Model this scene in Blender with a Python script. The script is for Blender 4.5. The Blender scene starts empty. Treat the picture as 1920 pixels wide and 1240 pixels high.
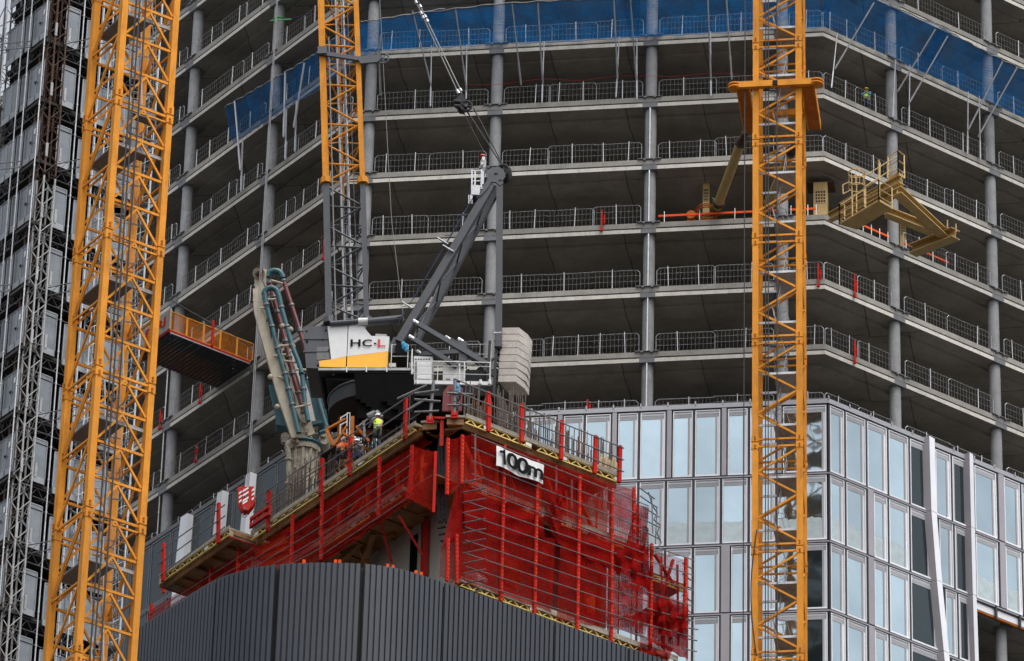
import bpy, bmesh, math, random
from mathutils import Vector, Matrix
random.seed(7)
V3 = Vector
SC = bpy.context.scene
COL = SC.collection
# ------------------------------------------------------------------ camera
FPX, PITCH, ROLL = 10340.0, 0.53373, 0.02794
_F = V3((0, math.cos(PITCH), math.sin(PITCH)))
_U = V3((0, -math.sin(PITCH), math.cos(PITCH)))
_c, _s = math.cos(ROLL), math.sin(ROLL)
CR_ = V3((_c, 0, 0)) + _U * _s
CU_ = _U * _c - V3((_s, 0, 0))
cd = bpy.data.cameras.new('camera'); cam = bpy.data.objects.new('camera', cd); COL.objects.link(cam)
M = Matrix((CR_, CU_, -_F)).transposed().to_4x4(); cam.matrix_world = M
cd.sensor_width = 36; cd.lens = FPX / 1920 * 36; cd.clip_start = 1; cd.clip_end = 6000
SC.camera = cam
Z = V3((0, 0, 1))
def ray(px, py): return _F + CR_ * ((px - 960) / FPX) - CU_ * ((py - 620) / FPX)
def atY(px, py, Y): d = ray(px, py); return d * (Y / d.y)
def atz(px, py, z): d = ray(px, py); return d * (z / d.z)
def onp(px, py, P, n): d = ray(px, py); return d * (P.dot(n) / d.dot(n))
# ------------------------------------------------------------------ materials
MATS = {}
def mat(name, col, rough=.6, metal=0., var=.12, vscale=1.2, streak=0., bump=0., dirt=None, dirtamt=0., fine=0., spec=.5):
    if name in MATS: return MATS[name]
    m = bpy.data.materials.new(name); m.use_nodes = True; nt = m.node_tree; N = nt.nodes; L = nt.links
    b = N['Principled BSDF']; b.inputs['Roughness'].default_value = rough; b.inputs['Metallic'].default_value = metal
    b.inputs['Specular IOR Level'].default_value = spec
    tc = N.new('ShaderNodeNewGeometry')
    mp = N.new('ShaderNodeMapping'); L.new(tc.outputs['Position'], mp.inputs['Vector'])
    n = N.new('ShaderNodeTexNoise'); n.inputs['Scale'].default_value = vscale; n.inputs['Detail'].default_value = 6; n.inputs['Roughness'].default_value = .65
    L.new(mp.outputs[0], n.inputs['Vector'])
    mr = N.new('ShaderNodeMapRange'); mr.inputs['From Min'].default_value = .3; mr.inputs['From Max'].default_value = .7
    mr.inputs['To Min'].default_value = 1 - var; mr.inputs['To Max'].default_value = 1 + var
    L.new(n.outputs['Fac'], mr.inputs['Value'])
    mul = N.new('ShaderNodeMix'); mul.data_type = 'RGBA'; mul.blend_type = 'MULTIPLY'; mul.inputs['Factor'].default_value = 1
    mul.inputs['A'].default_value = (*col, 1); L.new(mr.outputs[0], mul.inputs['B'])
    out = mul.outputs['Result']
    oi = N.new('ShaderNodeObjectInfo'); orr = N.new('ShaderNodeMapRange'); orr.inputs['To Min'].default_value = .87; orr.inputs['To Max'].default_value = 1.10; L.new(oi.outputs['Random'], orr.inputs['Value'])
    om = N.new('ShaderNodeMix'); om.data_type = 'RGBA'; om.blend_type = 'MULTIPLY'; om.inputs['Factor'].default_value = 1; L.new(out, om.inputs['A']); L.new(orr.outputs[0], om.inputs['B']); out = om.outputs['Result']
    if streak > 0 or dirt:
        mp2 = N.new('ShaderNodeMapping'); mp2.inputs['Scale'].default_value = (3.5, 3.5, .5); L.new(tc.outputs['Position'], mp2.inputs['Vector'])
        n2 = N.new('ShaderNodeTexNoise'); n2.inputs['Scale'].default_value = 1.1; n2.inputs['Detail'].default_value = 7; n2.inputs['Roughness'].default_value = .7
        L.new(mp2.outputs[0], n2.inputs['Vector'])
        mr2 = N.new('ShaderNodeMapRange'); mr2.inputs['From Min'].default_value = .52; mr2.inputs['From Max'].default_value = .72
        mr2.inputs['To Max'].default_value = max(streak, dirtamt); L.new(n2.outputs['Fac'], mr2.inputs['Value'])
        mx = N.new('ShaderNodeMix'); mx.data_type = 'RGBA'; L.new(mr2.outputs[0], mx.inputs['Factor']); L.new(out, mx.inputs['A'])
        mx.inputs['B'].default_value = (*(dirt or tuple(c * .45 for c in col)), 1); out = mx.outputs['Result']
    if fine > 0:
        n3 = N.new('ShaderNodeTexNoise'); n3.inputs['Scale'].default_value = 14; n3.inputs['Detail'].default_value = 3; L.new(tc.outputs['Position'], n3.inputs['Vector'])
        mr3 = N.new('ShaderNodeMapRange'); mr3.inputs['From Min'].default_value = .35; mr3.inputs['From Max'].default_value = .65
        mr3.inputs['To Min'].default_value = 1 - fine; mr3.inputs['To Max'].default_value = 1 + fine; L.new(n3.outputs['Fac'], mr3.inputs['Value'])
        m3 = N.new('ShaderNodeMix'); m3.data_type = 'RGBA'; m3.blend_type = 'MULTIPLY'; m3.inputs['Factor'].default_value = 1
        L.new(out, m3.inputs['A']); L.new(mr3.outputs[0], m3.inputs['B']); out = m3.outputs['Result']
    L.new(out, b.inputs['Base Color'])
    if bump > 0:
        bp = N.new('ShaderNodeBump'); bp.inputs['Strength'].default_value = bump; bp.inputs['Distance'].default_value = .05
        L.new(n.outputs['Fac'], bp.inputs['Height']); L.new(bp.outputs[0], b.inputs['Normal'])
    MATS[name] = m; return m
def netmat(name, col, op, trans=.5, cell=9.):
    m = bpy.data.materials.new(name); m.use_nodes = True; nt = m.node_tree; N = nt.nodes; L = nt.links
    N.remove(N['Principled BSDF'])
    g = N.new('ShaderNodeNewGeometry')
    n = N.new('ShaderNodeTexNoise'); n.inputs['Scale'].default_value = 1.3; n.inputs['Detail'].default_value = 5; L.new(g.outputs['Position'], n.inputs['Vector'])
    mr = N.new('ShaderNodeMapRange'); mr.inputs['From Min'].default_value = .3; mr.inputs['From Max'].default_value = .7
    mr.inputs['To Min'].default_value = max(0, op - .16); mr.inputs['To Max'].default_value = min(1, op + .16); L.new(n.outputs['Fac'], mr.inputs['Value'])
    # woven cells
    v = N.new('ShaderNodeTexVoronoi'); v.feature = 'DISTANCE_TO_EDGE'; v.inputs['Scale'].default_value = cell; v.inputs['Randomness'].default_value = .35
    L.new(g.outputs['Position'], v.inputs['Vector'])
    mv = N.new('ShaderNodeMapRange'); mv.inputs['From Min'].default_value = .02; mv.inputs['From Max'].default_value = .25
    mv.inputs['To Min'].default_value = .20; mv.inputs['To Max'].default_value = -.12; L.new(v.outputs['Distance'], mv.inputs['Value'])
    ad = N.new('ShaderNodeMath'); ad.operation = 'ADD'; ad.use_clamp = True; L.new(mr.outputs[0], ad.inputs[0]); L.new(mv.outputs[0], ad.inputs[1])
    d = N.new('ShaderNodeBsdfDiffuse'); tl = N.new('ShaderNodeBsdfTranslucent'); tr = N.new('ShaderNodeBsdfTransparent')
    d.inputs['Color'].default_value = (*col, 1); tl.inputs['Color'].default_value = (*col, 1)
    n2 = N.new('ShaderNodeTexNoise'); n2.inputs['Scale'].default_value = .8; n2.inputs['Detail'].default_value = 8; n2.inputs['Roughness'].default_value = .7; L.new(g.outputs['Position'], n2.inputs['Vector'])
    mr2 = N.new('ShaderNodeMapRange'); mr2.inputs['From Min'].default_value = .3; mr2.inputs['From Max'].default_value = .7; mr2.inputs['To Min'].default_value = .6; mr2.inputs['To Max'].default_value = 1.25
    L.new(n2.outputs['Fac'], mr2.inputs['Value'])
    mc = N.new('ShaderNodeMix'); mc.data_type = 'RGBA'; mc.blend_type = 'MULTIPLY'; mc.inputs['Factor'].default_value = 1; mc.inputs['A'].default_value = (*col, 1); L.new(mr2.outputs[0], mc.inputs['B'])
    L.new(mc.outputs['Result'], d.inputs['Color']); L.new(mc.outputs['Result'], tl.inputs['Color'])
    a = N.new('ShaderNodeMixShader'); a.inputs[0].default_value = trans; L.new(d.outputs[0], a.inputs[1]); L.new(tl.outputs[0], a.inputs[2])
    o = N.new('ShaderNodeMixShader'); L.new(ad.outputs[0], o.inputs[0]); L.new(tr.outputs[0], o.inputs[1]); L.new(a.outputs[0], o.inputs[2])
    L.new(o.outputs[0], N['Material Output'].inputs['Surface']); MATS[name] = m; return m
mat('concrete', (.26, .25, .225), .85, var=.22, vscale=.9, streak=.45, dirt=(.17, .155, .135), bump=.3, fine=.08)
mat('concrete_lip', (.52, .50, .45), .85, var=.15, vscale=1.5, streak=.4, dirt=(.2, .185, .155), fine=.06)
mat('concrete_column', (.26, .265, .272), .8, var=.18, vscale=1.6, streak=.35, dirt=(.19, .185, .18), bump=.2, fine=.08)
mat('concrete_wall', (.34, .32, .27), .85, var=.15, vscale=.6, streak=.6, dirt=(.2, .18, .14), fine=.08)
mat('joint_grey', (.15, .155, .165), .7, var=.2, vscale=3)
mat('orange', (.64, .25, .022), .65, spec=.2, var=.16, vscale=1.0, dirt=(.30, .11, .02), dirtamt=.7, fine=.05)
mat('orange_worn', (.38, .11, .012), .7, spec=.2, var=.25, vscale=1.2, dirt=(.17, .07, .02), dirtamt=.8, fine=.08)
mat('rust', (.07, .038, .025), .9, var=.4, vscale=4, fine=.2)
mat('khaki_light', (.60, .43, .19), .6, var=.1, vscale=2)
mat('khaki', (.45, .31, .115), .6, var=.15, vscale=1.5, dirt=(.3, .2, .07), dirtamt=.5)
mat('plate_red', (.17, .022, .02), .7, var=.2)
mat('mesh_grey', (.14, .14, .14), .6, .2)
mat('galv', (.42, .43, .44), .42, .55, var=.2, vscale=3)
mat('galv_dull', (.32, .32, .315), .6, .3, var=.25, vscale=3)
mat('tube_dark', (.15, .15, .155), .5, .5, var=.3, vscale=3)
mat('steel_grey', (.062, .067, .076), .5, .15, var=.15, vscale=2, fine=.05)
mat('steel_black', (.012, .012, .014), .7, .0, var=.3, vscale=2)
mat('white_paint', (.66, .66, .66), .4, var=.06, vscale=2, streak=.25, dirt=(.5, .48, .44))
mat('white_dull', (.6, .6, .58), .5, var=.1, vscale=2)
mat('yellow_paint', (.86, .42, .02), .4, var=.06, vscale=2)
mat('red_paint', (.36, .016, .010), .7, spec=.2, var=.2, vscale=2.2, dirt=(.22, .02, .01), dirtamt=.4)
mat('red_bright', (.46, .016, .010), .8, spec=.15, var=.15, vscale=2)
mat('orange_red', (.66, .085, .016), .8, spec=.15, var=.2, vscale=2)
mat('maroon', (.12, .012, .014), .4, var=.3, vscale=3)
mat('teal', (.009, .085, .105), .45, var=.25, vscale=2.5, dirt=(.02, .06, .07), dirtamt=.6)
mat('beige', (.42, .365, .27), .55, var=.15, vscale=2.5, dirt=(.25, .2, .13), dirtamt=.7)
mat('dirty_cement', (.29, .255, .20), .9, var=.35, vscale=3, fine=.2)
mat('counterweight', (.44, .40, .36), .85, streak=.5, dirt=(.27, .24, .21), var=.14, vscale=2, fine=.1)
mat('cable', (.03, .03, .032), .6, .3)
mat('cable_light', (.2, .2, .2), .5, .5)
mat('plank', (.33, .29, .235), .85, var=.25, vscale=3, fine=.2)
mat('ply', (.26, .12, .035), .6, var=.35, vscale=.9, dirt=(.05, .025, .01), dirtamt=.8)
mat('girder_yellow', (.62, .46, .12), .6, var=.2, vscale=3)
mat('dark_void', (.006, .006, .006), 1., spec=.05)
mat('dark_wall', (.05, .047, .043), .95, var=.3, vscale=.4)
mat('screen_panel', (.17, .185, .20), .16, .4, var=.2, vscale=1.0, fine=.05)
mat('screen_frame', (.27, .285, .30), .4, .3, var=.1)
mat('cladding', (.024, .029, .040), .5, .1, var=.12, vscale=.7, streak=.3, dirt=(.03, .032, .04), fine=.04)
mat('cladding_dark', (.006, .006, .008), .8)
mat('alu', (.3, .3, .315), .4, .5, var=.06, vscale=1)
mat('alu_light', (.74, .75, .78), .45, .1, var=.05, vscale=1)
mat('alu_purple', (.30, .285, .305), .45, .3, var=.06, vscale=1)
mat('alu_dark', (.03, .033, .04), .4, .4)
mat('blind', (.33, .335, .35), .6, var=.08, vscale=2)
mat('hivis', (.55, .85, .03), .7); mat('hivis_orange', (.85, .17, .03), .7)
mat('navy', (.01, .02, .06), .8); mat('blackcloth', (.012, .012, .013), .8); mat('bluecloth', (.03, .25, .42), .8)
mat('skin', (.42, .22, .14), .6); mat('skin_dark', (.12, .06, .035), .6)
mat('helmet_white', (.8, .8, .8), .3); mat('helmet_yellow', (.8, .55, .03), .3); mat('helmet_blue', (.03, .12, .5), .3); mat('helmet_red', (.7, .03, .03), .3)
mat('wood', (.42, .32, .19), .8, var=.2, vscale=4)
mat('rebar', (.11, .085, .07), .8, .2, var=.5, vscale=5)
mat('rebar_rust', (.13, .055, .03), .9, var=.5, vscale=5)
mat('ink', (.012, .012, .013), .9, spec=.05); mat('ink_red', (.6, .02, .03), .5)
mat('green', (.1, .5, .15), .6); mat('deck_dark', (.028, .032, .038), .6, var=.2, vscale=2)
netmat('net_red', (.44, .016, .012), .54, .5, 11)
netmat('net_red_dense', (.37, .012, .010), .74, .45, 11)
netmat('net_red_dark', (.30, .012, .011), .46, .55, 11)
netmat('net_blue', (.010, .13, .35), .47, .45, 12)
netmat('net_orange', (.7, .22, .02), .42, .5, 22)
def soffitmat():
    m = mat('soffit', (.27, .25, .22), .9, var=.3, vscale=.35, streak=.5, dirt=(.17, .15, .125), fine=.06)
    nt = m.node_tree; N = nt.nodes; L = nt.links; b = N['Principled BSDF']; src = b.inputs['Base Color'].links[0].from_socket
    g = N.new('ShaderNodeNewGeometry'); mp = N.new('ShaderNodeMapping'); mp.inputs['Rotation'].default_value = (0, 0, math.radians(10)); L.new(g.outputs['Position'], mp.inputs['Vector'])
    br = N.new('ShaderNodeTexBrick'); br.inputs['Scale'].default_value = 1; br.inputs['Brick Width'].default_value = 4.1; br.inputs['Row Height'].default_value = 6.5
    br.inputs['Mortar Size'].default_value = .035; br.inputs['Color1'].default_value = (1, 1, 1, 1); br.inputs['Color2'].default_value = (.8, .8, .8, 1); br.inputs['Mortar'].default_value = (.4, .4, .4, 1)
    L.new(mp.outputs[0], br.inputs['Vector'])
    mx = N.new('ShaderNodeMix'); mx.data_type = 'RGBA'; mx.blend_type = 'MULTIPLY'; mx.inputs['Factor'].default_value = 1
    L.new(src, mx.inputs['A']); L.new(br.outputs['Color'], mx.inputs['B']); L.new(mx.outputs['Result'], b.inputs['Base Color'])
soffitmat()
def glassmat(name, col, metal, rough):
    m = bpy.data.materials.new(name); m.use_nodes = True; nt = m.node_tree; N = nt.nodes; L = nt.links; b = N['Principled BSDF']
    b.inputs['Metallic'].default_value = metal; b.inputs['Roughness'].default_value = rough
    g = N.new('ShaderNodeNewGeometry'); n = N.new('ShaderNodeTexNoise'); n.inputs['Scale'].default_value = .25; n.inputs['Detail'].default_value = 3; L.new(g.outputs['Position'], n.inputs['Vector'])
    r = N.new('ShaderNodeMapRange'); r.inputs['From Min'].default_value = .3; r.inputs['From Max'].default_value = .7; r.inputs['To Min'].default_value = .85; r.inputs['To Max'].default_value = 1.08; L.new(n.outputs['Fac'], r.inputs['Value'])
    mx = N.new('ShaderNodeMix'); mx.data_type = 'RGBA'; mx.blend_type = 'MULTIPLY'; mx.inputs['Factor'].default_value = 1; mx.inputs['A'].default_value = (*col, 1); L.new(r.outputs[0], mx.inputs['B'])
    oi = N.new('ShaderNodeObjectInfo'); orr = N.new('ShaderNodeMapRange'); orr.inputs['To Min'].default_value = .80; orr.inputs['To Max'].default_value = 1.12; L.new(oi.outputs['Random'], orr.inputs['Value'])
    om = N.new('ShaderNodeMix'); om.data_type = 'RGBA'; om.blend_type = 'MULTIPLY'; om.inputs['Factor'].default_value = 1; L.new(mx.outputs['Result'], om.inputs['A']); L.new(orr.outputs[0], om.inputs['B'])
    L.new(om.outputs['Result'], b.inputs['Base Color'])
    n2 = N.new('ShaderNodeTexNoise'); n2.inputs['Scale'].default_value = .5; L.new(g.outputs['Position'], n2.inputs['Vector'])
    bp = N.new('ShaderNodeBump'); bp.inputs['Strength'].default_value = .12; bp.inputs['Distance'].default_value = .3; L.new(n2.outputs['Fac'], bp.inputs['Height']); L.new(bp.outputs[0], b.inputs['Normal'])
    MATS[name] = m
glassmat('glass', (.385, .475, .515), .95, .05)
mat('film', (.40, .47, .48), .35, .3, var=.12, vscale=2.5, fine=.05)
glassmat('glass_dark', (.035, .05, .055), .6, .08)
# ------------------------------------------------------------------ mesh builder
class MB:
    def __init__(s): s.v = []; s.f = []; s.m = []; s.mi = 0
    def face(s, *idx): s.f.append(idx); s.m.append(s.mi)
    def add(s, pts): i = len(s.v); s.v += [tuple(p) for p in pts]; return i
    def poly(s, pts): i = s.add(pts); s.face(*range(i, i + len(pts)))
    def hexa(s, p):  # 8 pts: bottom 4, top 4
        i = s.add(p)
        for q in ((0, 3, 2, 1), (4, 5, 6, 7), (0, 1, 5, 4), (1, 2, 6, 5), (2, 3, 7, 6), (3, 0, 4, 7)): s.face(*[i + k for k in q])
    def box(s, o, a, b, c):  # corner o + edge vectors
        s.hexa([o, o + a, o + a + b, o + b, o + c, o + a + c, o + a + b + c, o + b + c])
    def cbox(s, c, a, b, d): s.box(c - a / 2 - b / 2 - d / 2, a, b, d)
    def bar(s, p, q, w, h=None, up=Z):
        h = h or w; d = (q - p)
        if d.length < 1e-6: return
        t = d.normalized(); x = t.cross(up)
        if x.length < .05: x = t.cross(V3((1, 0, 0)))
        x.normalize(); y = x.cross(t)
        s.box(p - x * w / 2 - y * h / 2, x * w, d, y * h)
    def tube(s, p, q, r, n=6, r2=None, cap=True):
        r2 = r if r2 is None else r2; d = q - p
        if d.length < 1e-6: return
        t = d.normalized(); x = t.cross(Z)
        if x.length < .05: x = t.cross(V3((1, 0, 0)))
        x.normalize(); y = x.cross(t)
        ring = [(x * math.cos(2 * math.pi * k / n) + y * math.sin(2 * math.pi * k / n)) for k in range(n)]
        i = s.add([p + w * r for w in ring] + [q + w * r2 for w in ring])
        for k in range(n): s.face(i + k, i + (k + 1) % n, i + n + (k + 1) % n, i + n + k)
        if cap: s.face(*[i + k for k in reversed(range(n))]); s.face(*[i + n + k for k in range(n)])
    def path(s, pts, r, n=6):
        for a, b in zip(pts, pts[1:]): s.tube(a, b, r, n)
    def angle(s, p, q, a, b, w=.12, t=.015):  # L-section with legs along a and b
        s.box(p, a * w, b * t, q - p); s.box(p + b * t, a * t, b * (w - t), q - p)
    def prism(s, pts, vec):
        n = len(pts); i = s.add(list(pts) + [p + vec for p in pts])
        s.face(*[i + k for k in reversed(range(n))]); s.face(*[i + n + k for k in range(n)])
        for k in range(n): s.face(i + k, i + (k + 1) % n, i + n + (k + 1) % n, i + n + k)
    def disc(s, c, ax, r, th, n=20, hole=0):
        s.tube(c - ax.normalized() * th / 2, c + ax.normalized() * th / 2, r, n)
    def ring(s, c, ax, R, r, n=24, m=6, a0=0, a1=2 * math.pi):
        ax = ax.normalized(); x = ax.cross(Z)
        if x.length < .05: x = ax.cross(V3((1, 0, 0)))
        x.normalize(); y = ax.cross(x)
        pts = [c + (x * math.cos(a0 + (a1 - a0) * k / n) + y * math.sin(a0 + (a1 - a0) * k / n)) * R for k in range(n + 1)]
        s.path(pts, r, m)
    def grid(s, P, nu, nv):  # P(u,v) surface
        i = s.add([P(u / nu, v / nv) for v in range(nv + 1) for u in range(nu + 1)])
        for v in range(nv):
            for u in range(nu):
                k = i + v * (nu + 1) + u; s.face(k, k + 1, k + nu + 2, k + nu + 1)
    def sphere(s, c, r, n=10, m=6, sz=(1, 1, 1)):
        def P(u, v):
            a = u * 2 * math.pi; b = (v - .5) * math.pi
            return c + V3((math.cos(a) * math.cos(b) * r * sz[0], math.sin(a) * math.cos(b) * r * sz[1], math.sin(b) * r * sz[2]))
        s.grid(P, n, m)
ORG = {}
def empty(name, label, cat, loc, group=None):
    o = bpy.data.objects.new(name, None); o.empty_display_size = .5; COL.objects.link(o); o.location = loc
    o['label'] = label; o['category'] = cat
    if group: o['group'] = group
    ORG[o.name] = V3(loc); return o
def mesh(name, mb, mats, parent=None, label=None, loc=None, smooth=False):
    if isinstance(mats, str): mats = [mats]
    org = ORG[parent.name] if parent else (V3(loc) if loc is not None else V3((0, 0, 0)))
    me = bpy.data.meshes.new(name); me.from_pydata([tuple(V3(v) - org) for v in mb.v], [], mb.f)
    for k in mats: me.materials.append(MATS[k])
    if len(mats) > 1: me.polygons.foreach_set('material_index', mb.m)
    if smooth: me.polygons.foreach_set('use_smooth', [True] * len(mb.f))
    me.update(); o = bpy.data.objects.new(name, me); COL.objects.link(o)
    if parent: o.parent = parent
    else: o.location = org
    ORG[o.name] = org
    if label: o['label'] = label
    return o
def tag(o, label, cat, group=None, kind=None):
    if label: o['label'] = label
    if cat: o['category'] = cat
    if group: o['group'] = group
    if kind: o['kind'] = kind
    return o
def textmesh(txt, size, offset=0., sx=1., space=1.):
    cu = bpy.data.curves.new('lettering', 'FONT'); cu.body = txt; cu.size = size; cu.offset = offset; cu.space_character = space; cu.resolution_u = 3
    to = bpy.data.objects.new('lettering', cu); COL.objects.link(to); bpy.context.view_layer.update()
    dg = bpy.context.evaluated_depsgraph_get(); me = bpy.data.meshes.new_from_object(to.evaluated_get(dg))
    bpy.data.objects.remove(to); bpy.data.curves.remove(cu)
    bm = bmesh.new(); bm.from_mesh(me); bmesh.ops.triangulate(bm, faces=bm.faces)
    vs = [V3((v.co.x * sx, v.co.y, 0)) for v in bm.verts]; fs = [tuple(v.index for v in f.verts) for f in bm.faces]; bm.free()
    x0 = min(v.x for v in vs); x1 = max(v.x for v in vs); y0 = min(v.y for v in vs); y1 = max(v.y for v in vs)
    return [V3(((v.x - x0) / (x1 - x0), (v.y - y0) / (y1 - y0), 0)) for v in vs], fs
def puttext(mb, txt, P, offset=0., space=1.):   # P(u,v) maps unit square to the surface
    vs, fs = textmesh(txt, 1., offset, 1., space); i = mb.add([P(v.x, v.y) for v in vs])
    for f in fs: mb.face(*[i + k for k in f])
# ------------------------------------------------------------------ world, sun, ground
W = bpy.data.worlds.new('World'); SC.world = W; W.use_nodes = True; nt = W.node_tree
SUN_EL, SUN_AZ = math.radians(64), math.radians(150)
sk = nt.nodes.new('ShaderNodeTexSky'); sk.sky_type = 'NISHITA'; sk.sun_disc = False; sk.sun_elevation = SUN_EL; sk.sun_rotation = SUN_AZ
sk.air_density = 1.0; sk.dust_density = 5.; sk.ozone_density = 1.
hs = nt.nodes.new('ShaderNodeHueSaturation'); hs.inputs['Saturation'].default_value = .30; hs.inputs['Value'].default_value = 1.7
nt.links.new(sk.outputs[0], hs.inputs['Color']); nt.links.new(hs.outputs[0], nt.nodes['Background'].inputs['Color'])
nt.nodes['Background'].inputs['Strength'].default_value = .15
sl = bpy.data.lights.new('sun', 'SUN'); sl.energy = .6; sl.angle = math.radians(14); sl.color = (1, .965, .92)
so = bpy.data.objects.new('sun', sl); COL.objects.link(so)
sd = V3((math.sin(SUN_AZ) * math.cos(SUN_EL), math.cos(SUN_AZ) * math.cos(SUN_EL), math.sin(SUN_EL)))
so.rotation_euler = sd.to_track_quat('Z', 'Y').to_euler(); so.location = (0, 0, 300)
SC.view_settings.view_transform = 'Standard'; SC.view_settings.look = 'None'; SC.view_settings.exposure = 0
SC.render.engine = 'CYCLES'; SC.cycles.max_bounces = 6; SC.cycles.transparent_max_bounces = 16
mat('street', (.055, .055, .055), .9, var=.2, vscale=.2)
g = MB(); g.grid(lambda u, v: V3((-3000 + 6000 * u, -2000 + 6000 * v, -1.6)), 12, 12)
tag(mesh('ground', g, 'street'), 'grey street ground around the building site', 'ground', kind='structure')
# ================================================================== CONCRETE TOWER
H = 3.9; Z0 = 131.0356
K0 = V3((-8.8566, 246.615, 0)); K1 = V3((16.0325, 243.021, 0))
def dirv(a): return V3((math.cos(a), math.sin(a), 0))
dL = dirv(2.20785); dR = dirv(.633203); dM = (K1 - K0).normalized()
nL = V3((-dL.y, dL.x, 0)) * 1.; nL = V3((-dL.y, dL.x, 0))
if nL.y > 0: nL = -nL
nR = V3((dR.y, -dR.x, 0)); nM = V3((dM.y, -dM.x, 0))
def zk(k): return Z0 + H * k
PL = K0 + dL * 78; PR = K1 + dR * 62
def miter(P, n1, n2, d): b = (n1 + n2); return P + b * (d / (1 + n1.dot(n2)))
def path_off(d): return [PL + nL * d, miter(K0, nL, nM, d), miter(K1, nM, nR, d), PR + nR * d]
BACK = [PR + V3((-30, 45, 0)), PL + V3((30, 30, 0))]
def zed(p, z): return V3((p.x, p.y, z))
tower = empty('concrete_tower', 'unfinished concrete high-rise with open floors above a glass facade', 'building', (0, 246, 0))
LEV = list(range(-4, 13))
COLS = []   # (face dir, point on face line, t)
def colpt(px, py, P, n): q = onp(px, py, P + n * -.42, n); return V3((q.x, q.y, 0))
cC = colpt(683.5, 430, K0, nM); cD = colpt(923, 452, K0, nM); cE = colpt(1217.5, 437, K0, nM); cE2 = colpt(1467, 440, K0, nM)
cF = colpt(1676.5, 600, K1, nR); cG = colpt(1864.5, 690, K1, nR)
cB = colpt(511, 267, K0, nL); cA = colpt(358, 267, K0, nL)
cH = cG + (cG - cF); cI = cG + 2 * (cG - cF); cA2 = cA + (cA - cB); cA3 = cA + 2 * (cA - cB); cA4 = cA + 3 * (cA - cB)
columns = [(cA4, nL), (cA3, nL), (cA2, nL), (cA, nL), (cB, nL), (cC, nM), (cD, nM), (cE, nM), (cE2, nM), (cF, nR), (cG, nR), (cH, nR), (cI, nR)]
slabs = {}
for k in LEV:
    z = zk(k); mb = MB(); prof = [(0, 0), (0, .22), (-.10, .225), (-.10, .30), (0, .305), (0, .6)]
    rings = [[zed(p, z + h) for p in path_off(o)] + [zed(p, z + h) for p in BACK] for o, h in prof]
    idx = [mb.add(r) for r in rings]; n = 6
    for j in range(len(prof) - 1):
        mb.mi = 1 if j == 0 else 0
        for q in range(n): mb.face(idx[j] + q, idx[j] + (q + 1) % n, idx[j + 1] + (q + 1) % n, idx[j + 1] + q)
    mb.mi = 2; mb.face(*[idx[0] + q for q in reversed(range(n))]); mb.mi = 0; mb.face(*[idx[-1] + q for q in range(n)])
    # downstand band beam a little inside the edge
    mb.mi = 2
    for (a, b, c) in ((path_off(-.9), path_off(-2.1), 3),):
        for s_ in range(3):
            mb.hexa([zed(a[s_], z - .16), zed(a[s_ + 1], z - .16), zed(b[s_ + 1], z - .16), zed(b[s_], z - .16), zed(a[s_], z + .02), zed(a[s_ + 1], z + .02), zed(b[s_ + 1], z + .02), zed(b[s_], z + .02)])
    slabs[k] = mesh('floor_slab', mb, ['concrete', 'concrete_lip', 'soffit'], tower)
# inner core walls, added to block light through and keep the open floors dark
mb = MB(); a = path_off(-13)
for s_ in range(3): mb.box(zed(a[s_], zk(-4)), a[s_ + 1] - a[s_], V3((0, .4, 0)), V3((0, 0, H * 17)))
mesh('light_block_wall', mb, 'dark_wall', tower)
for (c, n) in columns:
    mb = MB()
    for k in LEV[:-1]:
        mb.tube(zed(c, zk(k) + .1), zed(c, zk(k + 1) + .1), .305, 20, cap=False)
    jb = mb; jb.mi = 1; t = V3((-n.y, n.x, 0))
    for k in LEV[1:]:
        z = zk(k); e = c + n * .42
        jb.box(zed(e - t * .40 + n * .004, z - .02), t * .80, -n * .5, V3((0, 0, .27)))
        jb.box(zed(e - t * .40 + n * .012, z + .25), t * .80, -n * .5, V3((0, 0, .1)))
        jb.box(zed(e - t * .62 + n * .1, z + .6), t * 1.24, -n * .3, V3((0, 0, .035)))
        for s_ in (-1, 1):
            jb.box(zed(e + t * s_ * .25 + n * .12 - t * .06, z + .52), t * .12, -n * .1, V3((0, 0, .1)))
    co = mesh('column', mb, ['concrete_column', 'joint_grey'], tower)
    for pl in co.data.polygons:
        if pl.material_index == 0: pl.use_smooth = True
# drain pipes on columns E and A
def conduit(c, n, off, k0, k1):
    mb = MB(); t = V3((-n.y, n.x, 0)); p = c + n * .36 + t * off
    for k in range(k0, k1):
        mb.bar(zed(p, zk(k) + .62), zed(p, zk(k + 1) - .03), .1, .06)
    mesh('conduit', mb, 'galv', tower)
conduit(cE, nM, 0, 1, 7); conduit(cA, nL, -.3, 1, 6)
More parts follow.
